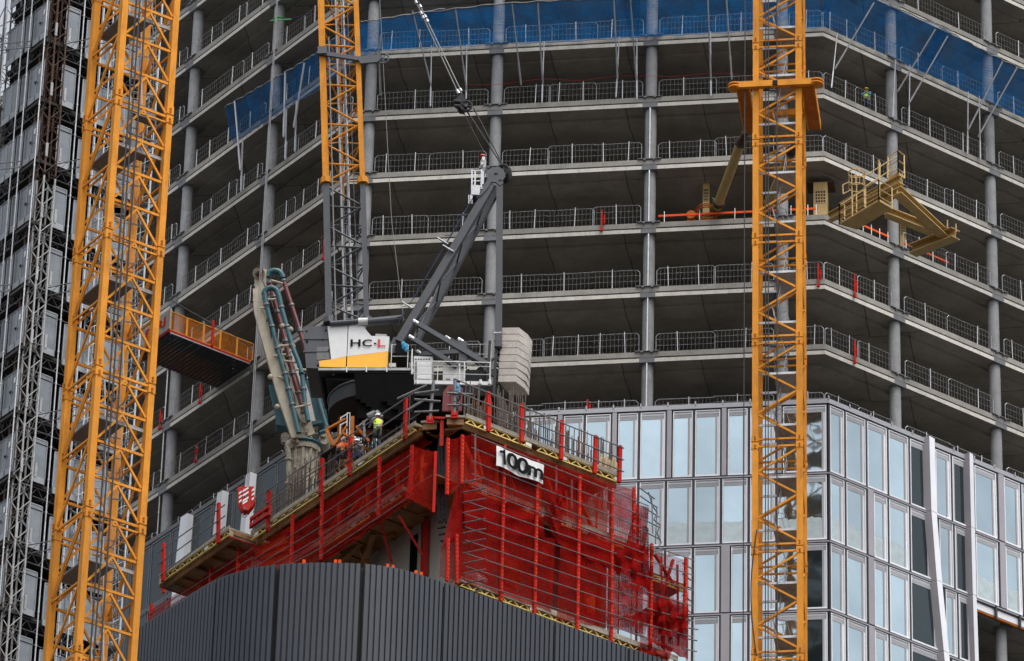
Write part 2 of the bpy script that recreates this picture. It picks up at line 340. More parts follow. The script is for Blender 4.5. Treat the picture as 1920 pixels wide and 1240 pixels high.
# ---- guardrails
def barrier(mb, p, q, z, rng, h=1.08):
    d = q - p; L_ = d.length; t = d / L_; n = max(1, round(L_ / 2.5)); w = L_ / n; no = V3((t.y, -t.x, 0))
    a0_ = zed(p, z + .06)
    for i in range(n):
        dz = rng.uniform(-.02, .05); hh = h + rng.uniform(-.05, .05); o = no * rng.uniform(-.03, .03)
        a = a0_ + t * (i * w - (.05 if i else 0)) + Z * dz + o; b = a0_ + t * ((i + 1) * w + .02) + Z * (dz + rng.uniform(-.03, .03)) + o; u = V3((0, 0, hh))
        c = .15; tt = (b - a).normalized(); mb.mi = 0
        lf = i == 0 or rng.random() < .45; rt = i == n - 1 or rng.random() < .35
        pts = ([a, a + u - Z * c, a + u + tt * c] if lf else [a + u]) + ([b + u - tt * c, b + u - Z * c, b] if rt else [b + u])
        mb.path(pts, .02, 4)
        for f in (.36, .69): mb.tube(a + u * f, b + u * f, .012, 4, cap=False)
        mb.mi = 1
        m = int((b - a).length / .2)
        for j in range(1, m): x = a + (b - a) * (j / m); mb.tube(x, x + u * .98, .006, 3, cap=False)
        mb.mi = 0
        for f in ((.2, .72) if rng.random() < .3 else (rng.uniform(.3, .7),)):
            x = a + (b - a) * f; o2 = rng.uniform(-.05, .05)
            mb.bar(x - Z * .1, x + V3((o2 * t.x, o2 * t.y, hh + .1)), .034, .034)
        mb.mi = 2
        for f in (.25, .75):
            x = zed(a + (b - a) * f, z); mb.cbox(x + Z * .02, t * .34, no * -.12, Z * .07)
            mb.cbox(x - Z * .04 + no * .09, t * .22, no * .04, Z * .1)
rr = random.Random(3)
fa = path_off(-.14)
def proj_t(c, P, d): return (c - P).dot(d)
runs = []
tl = [0] + [proj_t(c, fa[1], dL) for c in (cB, cA, cA2, cA3, cA4)]
for i in range(len(tl) - 1):
    runs.append((fa[1] + dL * (tl[i] + (.45 if i else .05)), fa[1] + dL * (tl[i + 1] - .45)))
tm = [proj_t(c, fa[1], dM) for c in (cC, cD, cE, cE2)]; LM = (fa[2] - fa[1]).length
runs += [(fa[1] + dM * .05, fa[1] + dM * (tm[0] - .4))]
for i in range(3): runs.append((fa[1] + dM * (tm[i] + .45), fa[1] + dM * (tm[i + 1] - .45)))
runs.append((fa[1] + dM * (tm[3] + .4), fa[1] + dM * (LM - .05)))
tr_ = [0] + [proj_t(c, fa[2], dR) for c in (cF, cG, cH)]
for i in range(len(tr_) - 1): runs.append((fa[2] + dR * (tr_[i] + (.45 if i else .05)), fa[2] + dR * (tr_[i + 1] - .45)))
def vis(p):
    d = V3(p); w = d.dot(_F); x = 960 + FPX * d.dot(CR_) / w; y = 620 - FPX * d.dot(CU_) / w; return x, y
for k in range(2, 12):
    for (p, q) in runs:
        if (q - p).length < .5: continue
        z = zk(k) + .6; a, b = vis(zed(p, z)), vis(zed(q, z))
        if max(a[0], b[0]) < 240 or min(a[0], b[0]) > 1960 or max(a[1], b[1]) < -10 or min(a[1], b[1]) > 1300: continue
        if k == 5 and (p - fa[1]).dot(dM) > tm[2] and (p - fa[1]).dot(dL) < 1 and vis(zed(q, z))[0] < 1700: continue
        mb = MB(); barrier(mb, p, q, z, rr); mesh('guardrail', mb, ['galv', 'mesh_grey', 'joint_grey'], slabs[k])
# orange edge board replacing the barriers where the crane is tied in
z = zk(5) + .6; mb = MB()
for (p, q) in ((fa[1] + dM * (tm[2] + .5), fa[1] + dM * (tm[3] - .3)), (fa[1] + dM * (tm[3] + .4), fa[2] - dM * .3), (fa[2] + dR * 2.6, fa[2] + dR * (tr_[1] - .5)), (fa[2] + dR * (tr_[1] + .5), fa[2] + dR * (tr_[1] + 3.6))):
    mb = MB()
    for hgt, th in ((.02, .07), (.42, .12)): mb.box(zed(p, z + hgt), q - p, V3((0, .05, 0)), V3((0, 0, th)))
    mb.mi = 1
    for f in (.05, .35, .65, .95): mb.bar(zed(p + (q - p) * f, z), zed(p + (q - p) * f, z + .72), .04)
    mesh('edge_board', mb, ['orange_red', 'galv'], slabs[5])
# ---- curtain wall
OUT = .45
def facade(P, t, n, u0, u1, ztop, zbot, rng, film=False, dark=False, rev=False, wide_panel=0, mirror=False, gl='glass'):
    """one glazed unit"""
    A = P + t * u0; w = u1 - u0; h = ztop - zbot
    def q(u, v, o): return zed(A + t * u + n * o, zbot + v)
    fr = MB()
    # dark joint backing
    fr.mi = 1; fr.box(q(0, 0, -.26), t * w, n * .06, Z * h)
    fr.mi = 0
    if wide_panel:
        fr.mi = 3; fr.box(q(.04, .08, -.02), t * (wide_panel - .05), n * .10, Z * (h - .12)); fr.mi = 0; x0 = wide_panel + .06
    else: x0 = .075
    fr.mi = 1; fr.box(q(-.04, 0, -.05), t * .08, n * .085, Z * h); fr.mi = 0
    x1 = w - .06; y0 = .11; y1 = h - .08; fw = .05
    def strip(a, b, c, d, o, th): fr.box(q(a, c, o), t * (b - a), n * th, Z * (d - c))
    strip(x0, x1, y0, y0 + .09, -.05, .07); strip(x0, x1, y1 - .05, y1, -.05, .07)
    strip(x0, x0 + fw, y0 + .09, y1 - .05, -.05, .07); strip(x1 - fw, x1, y0 + .09, y1 - .05, -.05, .07)
    # inner reveal, seen behind the outer glass
    fr.mi = 2; L0, R0 = x0 + fw, x1 - fw
    strip(L0, R0, y1 - .38, y1 - .16, -.058, .012); 
    fr.mi = 0; strip(L0, R0, y1 - .16, y1 - .05, -.058, .014)
    if mirror: fr.mi = 2; strip(L0, L0 + .13, y0 + .09, y1 - .38, -.058, .012)
    else:
        fr.mi = 2; strip(R0 - .2, R0 - .10, y0 + .09, y1 - .38, -.058, .012)
        fr.mi = 0; strip(R0 - .10, R0, y0 + .09, y1 - .38, -.058, .010)
    win = mesh('window', fr, ['alu_light', 'alu_dark', 'blind', 'alu_purple'], tower)
    pn = MB(); pn.box(q(L0, y0 + .09, -.06 - (.02)), t * (R0 - L0), n * .016, Z * (y1 - y0 - .14))
    pn.mi = 0
    if film:
        xs_ = [L0 + .005 + (R0 - L0 - (.21 if not mirror else 0)) * k / 6 for k in range(7)]; yt = [y0 + .1 + (y1 - y0) * (.30 + .05 * rng.random()) for _ in xs_]
        pn.mi = 1; pn.poly([q(xs_[0], y0 + .1, -.0615), q(xs_[-1], y0 + .1, -.0615)] + [q(xs_[k], yt[k], -.0615) for k in reversed(range(7))])
    mesh('pane', pn, ['glass_dark' if dark else gl, 'film'], win)
    return win
rw = random.Random(11)
ztops = [zk(2) + .72, zk(1) + .58, zk(0) + .58, zk(-1) + .58, zk(-2) + .58]
kM = miter(K1, nM, nR, OUT); kM0 = miter(K0, nL, nM, OUT)
# M face: units go from x~1060 to the corner; measured from the corner backwards
LMt = (kM - kM0).length
U = 1.40; nwin = 0
for r_ in range(4):
    zt, zb = ztops[r_], ztops[r_ + 1]
    u = LMt - .05; i = 0; firsts = 1.15
    while u > 1.3:
        w = (1.2 if i == 0 else U)
        wp = .48 if ((i % 4 == 3 and r_ >= 2)) else (.28 if (i % 2 == 1 and r_ == 0) else 0)
        facade(kM0, dM, nM, u - w, u, zt, zb, rw, film=(r_ == 1), wide_panel=wp, dark=(i == 0 and r_ >= 2), gl='glass'); nwin += 1
        u -= w; i += 1
# R face with fins
def uR(px, py): q = onp(px, py, K1 + nR * OUT, nR); return (V3((q.x, q.y, 0)) - kM).dot(dR)
rows = [
    [1556, 1584, (1624, 0), 1664, (1705, 0), 1745, 1758, 1781, 1808],
    [1558, 1585, 1626, 1664, 1704, 1735],
    [1562, 1587, 1627, 1666, 1706, 1742],
    [1563, 1590, 1628, 1668, 1708, 1750],
]
ys = [830, 950, 1080, 1200]
fin1 = [uR(1743, 838), uR(1750, 955), uR(1762, 1085), uR(1775, 1222)]
fin2 = uR(1815, 880)
for r_ in range(4):
    zt, zb = ztops[r_], ztops[r_ + 1]; y = ys[r_]
    xs = [1556, 1584, 1624, 1664, 1704]
    us = [0.02] + [uR(x + (r_ * .9), y) for x in xs[1:]]
    for i in range(4):
        facade(kM, dR, nR, us[i], us[i + 1], zt, zb, rw, film=(r_ == 1), wide_panel=(.42 if (i == 2 and r_ >= 1) else 0)); nwin += 1
    uf = fin1[min(r_, 3)] - .1
    facade(kM, dR, nR, us[4], max(uf, us[4] + 1.0), zt, zb, rw, dark=True); nwin += 1
    ue = fin2 - .1; um = (uf + .7 + ue) / 2
    facade(kM, dR, nR, fin1[r_] + .3, fin1[r_] + .3 + (ue - fin1[r_] - .3) * .52, zt, zb, rw)
    facade(kM, dR, nR, fin1[r_] + .3 + (ue - fin1[r_] - .3) * .52, ue, zt, zb, rw, dark=True, mirror=True); nwin += 2
    if r_ < 2 :
        u = fin2 + .35; i = 0
        while u < fin2 + 14:
            facade(kM, dR, nR, u, u + 1.62, zt, zb, rw, film=(r_ == 1), wide_panel=.42 if (i % 2 == 1) else 0); u += 1.62; i += 1; nwin += 1
# coping
mb = MB(); c0 = path_off(.52); c1 = path_off(.1)
for s_ in (1, 2):
    b = c0[s_ + 1] if s_ == 1 else c0[2] + dR * 26; b1 = c1[s_ + 1] if s_ == 1 else c1[2] + dR * 26
    a = c0[s_]; a1 = c1[s_]
    if s_ == 1: a = c0[2] - dM * 25; a1 = c1[2] - dM * 25
    zt = ztops[0]
    mb.hexa([zed(a, zt), zed(b, zt), zed(b1, zt), zed(a1, zt), zed(a, zt + .26), zed(b, zt + .26), zed(b1, zt + .26), zed(a1, zt + .26)])
    L_ = (b - a).length; k = 0; d = (b - a) / L_
    while k < L_: mb.cbox(zed(a + d * k, zt + .3), d * .07, V3((0, .07, 0)), Z * .22); k += 1.4
mesh('coping', mb, 'alu', tower)
# transom channels
mb = MB()
for r_ in range(1, 5):
    zt = ztops[r_]
    for s_ in (1, 2):
        o = path_off(.47); o1 = path_off(.1)
        a, b = (o[2] - dM * 25, o[2]) if s_ == 1 else (o[2], o[2] + dR * (26 if r_ < 3 else fin2 + .2)); a1, b1 = (o1[2] - dM * 25, o1[2]) if s_ == 1 else (o1[2], o1[2] + dR * (26 if r_ < 3 else fin2 + .2))
        mb.mi = 0; mb.hexa([zed(a, zt - .10), zed(b, zt - .10), zed(b1, zt - .10), zed(a1, zt - .10), zed(a, zt + .07), zed(b, zt + .07), zed(b1, zt + .07), zed(a1, zt + .07)])
        mb.mi = 1; n_ = nM if s_ == 1 else nR
        mb.box(zed(a + n_ * .015, zt - .045), b - a, n_ * .02, Z * .07)
mesh('transom', mb, ['alu_dark', 'alu_purple'], tower)
# fins
for (xs, wid) in (([(1741, 836), (1745, 965), (1755, 1092), (1768, 1228), (1781, 1345)], .80), ([(1815, 872), (1818, 997), (1821, 1124), (1825, 1240), (1829, 1350)], .60)):
    mb = MB(); zz = [ztops[0] + .32] + ztops[1:4] + [ztops[4]]
    for i in range(4):
        def fp(j, du, o):
            q = onp(xs[j][0], xs[j][1], K1 + nR * OUT, nR); u = (V3((q.x, q.y, 0)) - kM).dot(dR)
            return zed(kM + dR * (u + du) + nR * o, zz[j] - (0.012 if j == i + 1 and False else 0))
        a = .5 * wid
        top = [fp(i, -a, -.1), fp(i, -a * .55, .32), fp(i, a * .5, .25), fp(i, a * .5, -.1)]
        bot = [p.copy() for p in (fp(i + 1, -a, -.1), fp(i + 1, -a * .55, .32), fp(i + 1, a * .5, .25), fp(i + 1, a * .5, -.1))]
        bot = [b + Z * .025 for b in bot]
        k = mb.add(bot + top)
        for f, m_ in (((0, 1, 5, 4), 0), ((1, 2, 6, 5), 1), ((2, 3, 7, 6), 1), ((3, 0, 4, 7), 0), ((0, 3, 2, 1), 0), ((4, 5, 6, 7), 0)): mb.mi = m_; mb.face(*[k + j for j in f])  # right-hand faces get the paler metal, light from the right put into colour
    mesh('facade_fin', mb, ['alu_purple', 'alu_light'], tower)
# slab edge with timber former at the open bay on the lower right
mb = MB(); z = ztops[2] - .5
mb.mi = 0; mb.box(zed(kM + dR * (fin2 + .3) - nR * .1, z), dR * 16, nR * .05, Z * .42); mb.mi = 1; mb.box(zed(kM + dR * (fin2 + .3) - nR * .2, z - .12), dR * 16, nR * .14, Z * .1)
mb.mi = 2
for i in range(6): mb.box(zed(kM + dR * (fin2 + 1.6 + i * 1.62), z - .25), dR * .12, nR * .1, Z * .8)
mesh('edge_beam', mb, ['alu_light', 'orange_worn', 'alu_dark'], tower)
# L face: dark glazing below level two, silver fins
kL = kM0
for r_ in range(3):
    zt, zb = ztops[r_], ztops[r_ + 1]; u = 1.0
    while u < 27:
        fr = MB()
        A = kL + dL * u; 
        def q(uu, v, o): return zed(A + dL * uu + nL * o, zb + v)
        fr.mi = 1; fr.box(q(0, 0, -.1), dL * 1.9, nL * .05, Z * (zt - zb)); fr.mi = 0
        for (a, b, c, d) in ((.04, .12, .1, zt - zb - .1), (1.8, 1.88, .1, zt - zb - .1), (.04, 1.88, .05, .14), (.04, 1.88, zt - zb - .2, zt - zb - .1)):
            fr.box(q(a, c, -.05), dL * (b - a), nL * .06, Z * (d - c))
        w_ = mesh('window', fr, ['joint_grey', 'alu_dark'], tower)
        pn = MB(); pn.box(q(.12, .14, -.04), dL * 1.68, nL * .02, Z * (zt - zb - .34)); mesh('pane', pn, 'glass_dark', w_)
        u += 1.94
mb = MB(); mb.box(zed(kL + dL * .5, ztops[0]), dL * 32, -nL * .4, Z * .25)
for r_ in (1, 2): mb.box(zed(kL + dL * .5 + nL * .02, ztops[r_] - .1), dL * 32, -nL * .2, Z * .2)
mesh('coping', mb, 'joint_grey', tower)
def uL(px, py): q = onp(px, py, K0 + nL * OUT, nL); return (V3((q.x, q.y, 0)) - kM0).dot(dL)
for px, w_ in ((352, .9), (418, .7), (470, .6)):
    u = uL(px, 950); mb = MB()
    mb.hexa([zed(kL + dL * (u - w_ + .6), zk(0)), zed(kL + dL * (u + .6), zk(0)), zed(kL + dL * (u + .6) + nL * .5, zk(0)), zed(kL + dL * (u - w_ + .6) + nL * .5, zk(0)),
             zed(kL + dL * (u - w_ * .7), zk(2) + .7), zed(kL + dL * u, zk(2) + .7), zed(kL + dL * u + nL * .4, zk(2) + .7), zed(kL + dL * (u - w_ * .7) + nL * .4, zk(2) + .7)])
    mesh('facade_fin', mb, 'alu_light', tower)
# ================================================================== TOWER CRANE MASTS
def mast(root, corners, zj, zbase, S=5.8, n0=0, n1=6, style='A', cm='orange'):
    """corners: 4 plan points (near, right, back, left). one mesh per section"""
    near, right, back, left = corners
    cen = (near + right + back + left) / 4
    for s_ in range(n0, n1):
        z = zj + s_ * S; mb = MB(); cs = .25 if style == 'A' else .30
        for c in corners:
            d = (cen - c); 
            a1 = None
            # chord: box section made of two angles, with joint collar
            others = sorted([o for o in corners if (o - c).length > .1], key=lambda o: (o - c).length)[:2]
            a = (others[0] - c).normalized(); b = (others[1] - c).normalized()
            mb.mi = 0
            mb.box(zed(c, z + .012) - a * cs / 2 - b * cs / 2, a * cs, b * cs, Z * (S - .024))
            for zz in (z + .03, z + S - .38):
                mb.box(zed(c, zz) - a * (cs / 2 + .02) - b * (cs / 2 + .02), a * (cs + .04), b * (cs + .04), Z * .35)
            mb.mi = 1
            for zz in (z + .14, z + .26):
                for (pp, qq) in ((a, b), (b, a)):
                    o = zed(c, zz) - qq * (cs / 2 + .02)
                    mb.tube(o - qq * .03, o + qq * .01, .045, 8)
                    o = zed(c, z + S - .2 - (zz - z - .14)) - qq * (cs / 2 + .02); mb.tube(o - qq * .03, o + qq * .01, .045, 8)
        mb.mi = 0
        def lat(p, q, z0, z1, w=.13, w2=.08):
            w *= .8; w2 *= .8
            mb.bar(zed(p, z0), zed(q, z1), w2, w)
        faces = [(near, right), (right, back), (back, left), (left, near)]
        for fi, (p, q) in enumerate(faces):
            e = (q - p).normalized() * .15; p_, q_ = p + e, q - e
            out = V3(((q - p).y, -(q - p).x, 0)).normalized()
            if (p + q - 2 * cen).dot(out) < 0: out = -out
            p_ += out * .06; q_ += out * .06
            if style == 'A':
                if fi in (0, 2):
                    B = S / 4; m = (p_ + q_) / 2
                    for j in range(4):
                        zt = z + S - j * B - .1; zb = zt - B
                        lat(p_, q_, zt, zt, .13)
                        if j == 0: lat(p_, q_, zt - .25, zt - .25, .1)
                        lat(m, p_, zt - .08, zb + .12, .105); lat(m, q_, zt - .08, zb + .12, .105)
                else:
                    for j in range(2):
                        zt = z + S - j * S / 2 - .1; zb = zt - S / 2
                        lat(p_, q_, zb + .1, zb + .1, .10)
                        a, b = (p_, q_) if fi == 3 else (q_, p_)
                        lat(b, a, zt, zb + .3, .13)
                        if j == 0: lat(b, a, zt - .25, zb + .05, .08)
            else:
                for zz in (z + .18, z + S - .22): lat(p_, q_, zz, zz, .12)
                B = (S - .7) / 4
                flip = fi in (1, 3)
                for j in range(4):
                    zt = z + S - .42 - j * B; zb = zt - B + .1
                    a, b = (p_, q_) if (j % 2 == 0) != flip else (q_, p_)
                    if fi in (1, 3): lat(a, b, zt, zb, .1)
                    else: lat(b, a, zt, zb, .13)
        mesh('mast_section', mb, [cm, 'orange_worn'], root)
def ladder(mb, p, q, side, w=.4, cage=None, rng=random):
    d = (q - p); t = d.normalized(); s = side.normalized() * w / 2
    mb.mi = 0
    for k in (-1, 1): mb.bar(p + s * k, q + s * k, .06, .035)
    n = int(d.length / .28)
    for i in range(1, n): c = p + d * (i / n); mb.tube(c - s, c + s, .016, 4, cap=False)
    if cage is not None:
        o = cage.normalized(); mb.mi = 1
        n = int(d.length / .75); ang = [math.radians(a) for a in (0, 35, 70, 110, 145, 180)]
        prev = None
        for i in range(1, n + 1):
            c = p + d * (i / n)
            ring = [c + s * (math.cos(a) * 1.55) + o * math.sin(a) * .72 for a in ang]; mb.path(ring, .016, 4)
            if prev:
                for a, b in zip(prev[1:-1], ring[1:-1]): mb.tube(a, b, .011, 3, cap=False)
            prev = ring
# ---- left mast: near chord, right chord, left chord measured at one height
YL = 172.0
nr = atY(220, 183, YL); zc = nr.z
# orientation: near->right goes back-right, near->left goes back-left
side = 2.2; th = math.radians(33)
e1 = V3((math.cos(th), math.sin(th), 0)); e2 = V3((-math.sin(th), math.cos(th), 0))
nn = V3((nr.x, nr.y, 0)); corners = [nn, nn + e1 * side, nn + e1 * side + e2 * side, nn + e2 * side]
lc = empty('tower_crane', 'orange lattice tower crane mast at the left, in front of the grey scaffold', 'tower crane', (nn.x, nn.y, 0))
mast(lc, corners, zc - 5.8 * 5, 0, n0=0, n1=7, style='A')
cen = (corners[0] + corners[2]) / 2
rl = random.Random(5)
for s_ in range(0, 7):
    z = zc - 5.8 * 5 + s_ * 5.8
    for h_ in (0,):
        mb = MB(); sx = .55 if s_ % 2 else -.1
        p = zed(cen + e1 * (.1 + sx * .5) + e2 * .1, z + .55); q = zed(cen + e1 * (.1 + sx * .5 - .45) + e2 * .1, z + 5.8 + .5)
        ladder(mb, p, q, e1 * .8 - e2 * .4, .42, cage=-e2 * .3 + e1)
        mesh('ladder', mb, ['white_dull', 'galv_dull'], lc)
    mb = MB(); zz = z + 3.9
    mb.mi = 0; mb.box(zed(cen - e1 * .95 - e2 * .95, zz), e1 * 1.15, e2 * 1.9, Z * .05)
    mb.mi = 1
    for k in range(7): mb.bar(zed(cen - e1 * (.9 - k * .18) - e2 * .95, zz + .07), zed(cen - e1 * (.9 - k * .18) + e2 * .95, zz + .07), .05)
    for (a, b) in ((-1.0, -1.0), (-1.0, 1.0)):
        mb.bar(zed(cen + e1 * -1.0 + e2 * b, zz), zed(cen + e1 * 1.0 + e2 * b, zz), .08, .14)
    for hh in (.55, 1.0): mb.tube(zed(cen + e1 * .2 - e2 * .95, zz + hh), zed(cen + e1 * .2 + e2 * .95, zz + hh), .025, 5)
    for b in (-.9, 0, .9): mb.tube(zed(cen + e1 * .2 + e2 * b, zz), zed(cen + e1 * .2 + e2 * b, zz + 1.0), .025, 5)
    mesh('platform', mb, ['joint_grey', 'galv_dull'], lc)
# hoist ropes inside right face
mb = MB()
for f, o in ((.17, .0), (.23, .05), (.33, .12)):
    c = nn + e1 * side * f - e2 * (.25 + o); mb.tube(zed(c, zc - 32), zed(c, zc + 12), .034, 5)
    mesh('hoist_rope', mb, 'cable', lc); mb = MB()
# floodlight and bracket on the mast
mb = MB(); c = zed(nn + e1 * 1.35 + e2 * .3, zc - .2)
mb.mi = 0; mb.box(c - e1 * .5, e1 * .95, V3((0, .1, .55)), V3((0, .35, -.08))); mb.mi = 1; mb.bar(c + Z * -.9 - e1 * .6, c + Z * .1 - e1 * .6, .06); mb.bar(c + Z * -.9 + e1 * .5, c + Z * .1 + e1 * .5, .06); mb.bar(c - Z * .9 - e1 * .6, c - Z * .9 + e1 * .5, .06)
mb.box(c - Z * 1.6 - e1 * .55, e1 * .8, e2 * .5, Z * .45)
mesh('floodlight', mb, ['joint_grey', 'tube_dark'], lc)
# ---- right mast
YR = 233.0
fl = atY(1417, 450, YR); zR = fl.z; f0 = V3((fl.x, fl.y, 0)); e1r = dM.copy(); e2r = -nM
sr = 2.16; cr = [f0, f0 + e1r * sr, f0 + e1r * sr + e2r * sr, f0 + e2r * sr]
rc = empty('tower_crane', 'orange tower crane mast at the right, tied to the concrete floors by a collar', 'tower crane', (f0.x, f0.y, 0))
mast(rc, cr, zR - 5.8 * 5, 0, n0=0, n1=8, style='B')
cenr = (cr[0] + cr[2]) / 2
for s_ in range(0, 8):
    z = zR - 5.8 * 5 + s_ * 5.8; mb = MB(); 
    sg = 1
    p = zed(cenr + e1r * .35 + e2r * .2, z + 2.6 - 2.9); q = zed(cenr - e1r * .35 + e2r * .2, z + 5.4 - 2.9)
    ladder(mb, p, q, e2r, .42, cage=e1r + e2r * .2)
    mesh('ladder', mb, ['galv', 'galv_dull'], rc)
    mb = MB()
    p = zed(cenr - e1r * .1 + e2r * .1, z + 2.6); q = zed(cenr + e1r * .35 + e2r * .1, z + 5.4); ladder(mb, q, p, e2r, .42)
    mesh('ladder', mb, ['galv', 'galv_dull'], rc)
    for dz in (1.0, 3.9):
        mb = MB(); mb.box(zed(cenr - e1r * .2 - e2r * .95, z + dz), e1r * 1.15, e2r * 1.8, Z * .05); mb.mi = 1
        mb.bar(zed(cenr - e1r * .95 - e2r * .95, z + dz + .05), zed(cenr + e1r * .95 - e2r * .95, z + dz + .05), .06, .12)
        mb.bar(zed(cenr - e1r * .95 + e2r * .9, z + dz + .05), zed(cenr + e1r * .95 + e2r * .9, z + dz + .05), .06, .12)
        for hh in (.5, 1.0): mb.tube(zed(cenr - e1r * .2 - e2r * .9, z + dz + hh), zed(cenr - e1r * .2 + e2r * .9, z + dz + hh), .02, 4)
        mesh('platform', mb, ['galv_dull', 'galv'], rc)
for f, o in ((.24, .25), (.50, .25), (-.25, .1), (.30, 1.1)):
    mb = MB(); c = f0 + e1r * sr * f - e2r * .25; mb.tube(zed(c, zR - 32), zed(c, zR + 22), .028, 5); mesh('hoist_rope', mb, 'cable', rc)
mb = MB(); c0_ = [zed(f0 + e1r * (.1 - .28 * math.sin(t_ * math.pi)) - e2r * .25, zR - 16.5 - 6.8 * t_) for t_ in [k / 12 for k in range(13)]]
mb.path(c0_, .03, 5); mesh('power_cable', mb, 'cable', rc)
# collar
mb = MB(); zc_ = atY(1455, 160, YR - .3).z
a = onp(1380, 163, zed(f0 - e2r * .45, 0), nM); b = onp(1527, 157, zed(f0 - e2r * .45, 0), nM); Lc = (b - a).dot(e1r)
A = zed(V3((a.x, a.y, 0)), zc_ - .2)
mb.mi = 0; mb.box(A, e1r * Lc, -nM * .28, Z * .34)
mb.box(A + e2r * 2.75, e1r * Lc, e2r * .3, Z * .34)
mb.mi = 1
for u in (.02, Lc - .66): mb.box(A + e1r * u + e2r * .285 - Z * .06, e1r * .62, e2r * 3.9, Z * .38)
mb.mi = 0
for u in (.0, Lc - .68):
    for o in (0, .62): mb.box(A + e1r * (u + o) + e2r * .28 - Z * .10, e1r * .05, e2r * 3.95, Z * .5)
for sx in (-1, 1):
    c = A + e1r * (Lc / 2 + sx * (Lc / 2 + .08)) + e2r * .25
    for dz in (.06, .24): mb.tube(c + Z * dz, c + Z * (dz + .06), .36, 14)
mb.mi = 2
for dz in (.04, .14, .24): mb.tube(A + e1r * (Lc / 2 - .12) + Z * dz - e2r * .04, A + e1r * (Lc / 2 + .12) + Z * dz - e2r * .04, .05, 6)
mesh('collar', mb, ['orange', 'orange_worn', 'steel_black'], rc)
# tie struts
def strut(p, q, r=.25):
    mb = MB(); d = (q - p).normalized(); L_ = (q - p).length
    mb.mi = 0; mb.tube(p + d * .9, q - d * .5, r, 16); mb.mi = 1
    for (a, s_) in ((p, 1), (q, -1)):
        mb.tube(a + d * s_ * .45, a + d * s_ * 1.0, r * .75, 12, r * 1.15)
        mb.tube(a + d * s_ * .8, a + d * s_ * .95, r * 1.3, 12)
        mb.cbox(a + d * s_ * .25, d * .6, V3((.3, 0, 0)), V3((0, .06, .25)))
    return mb
pA = atY(1396, 250, YR + 4.0); pA2 = onp(1341, 398, K0 - nM * .6, nM)
mesh('tie_strut', strut(pA, pA2), ['khaki', 'rust'], rc)
pB = atY(1490, 268, YR + 4.2); pB2 = onp(1434, 400, K0 - nM * .6, nM)
mesh('tie_strut', strut(pB, pB2), ['khaki', 'rust'], rc)
mb = MB(); q = pA2 + (pA - pA2).normalized() * .75; mb.ring(q, (pA - pA2), .27, .05, 16, 5); mb.path([q, q + V3((-.3, 0, .4))], .02, 4)
tag(mesh('sling', mb, 'green'), 'green lifting sling wrapped round the foot of the khaki tie strut', 'sling')
# ================================================================== LUFFING CRANE
YC = 206.0
OC = atY(740, 700, YC); ac = dirv(math.radians(-4)); bc = V3((-ac.y, ac.x, 0))
def C(px, py, dep=0.): return onp(px, py, OC + bc * dep, bc)
lu = empty('luffing_crane', 'grey luffing crane with white and yellow housing on top of the concrete core', 'crane', C(740, 745, 1.5))
def cpart(name, mb, mats, **k): return mesh(name, mb, mats, lu, **k)
PX = (C(741, 700) - C(740, 700)).length   # metres per pixel there
# --- machinery housing, dark box and painted side panels
D = 2.6
mb = MB(); pts = [C(568, 613), C(620, 611), C(622, 692), C(574, 690)]; mb.prism(pts, bc * D)
for (x0, y0, x1, y1) in ((567, 636, 619, 636), (568, 660, 621, 659)): mb.bar(C(x0, y0, -.02), C(x1, y1, -.02), .03)
mb.mi = 1
for (x, y) in ((575, 621), (611, 620), (575, 639), (606, 637), (576, 642), (616, 657), (596, 685)): mb.tube(C(x, y, -.03), C(x, y, .01), .045, 6)
mb.mi = 2; mb.prism([C(594, 651, -.015), C(616, 650, -.015), C(617, 673, -.015), C(594, 675, -.015)], bc * .012)
hs_ = cpart('housing', mb, ['steel_grey', 'steel_black', 'joint_grey'])
mb = MB(); mb.prism([C(614, 612, -.06), C(652, 610, -.06), C(650, 668, -.06), C(621, 674, -.06)], bc * D)
mb.prism([C(654, 609, -.08), C(679, 610, -.08), C(696, 630, -.08), C(730, 631, -.08), C(728, 659, -.08), C(651, 668, -.08)], bc * D)
cpart('side_panel', mb, 'white_paint')
mb = MB(); mb.prism([C(598, 677, -.09), C(621, 674, -.09), C(649, 669, -.09), C(648, 689, -.09), C(599, 688, -.09)], bc * D)
mb.prism([C(651, 668.5, -.1), C(728, 659.5, -.1), C(726, 689.5, -.1), C(650.5, 689, -.1)], bc * D)
cpart('side_panel', mb, 'yellow_paint', label='yellow lower side panel')
def TP(x0, y0, x1, y1, x2, y2, dep):
    a, b, c = C(x0, y0, dep), C(x1, y1, dep), C(x2, y2, dep); return lambda u, v: a + (b - a) * u + (c - a) * v
for (t_, x0, x1, m_) in (('H', 657, 676, 'ink'), ('C', 679, 697, 'ink'), ('-', 700, 705, 'ink'), ('L', 708, 723, 'ink_red')):
    mb = MB()
    if t_ == '-': mb.poly([C(701, 643, -.13), C(705.5, 643, -.13), C(705.5, 646, -.13), C(701, 646, -.13)])
    else: puttext(mb, t_, TP(x0, 650, x1, 650, x0 + .3, 636.5, -.13), .02)
    cpart('lettering', mb, m_)
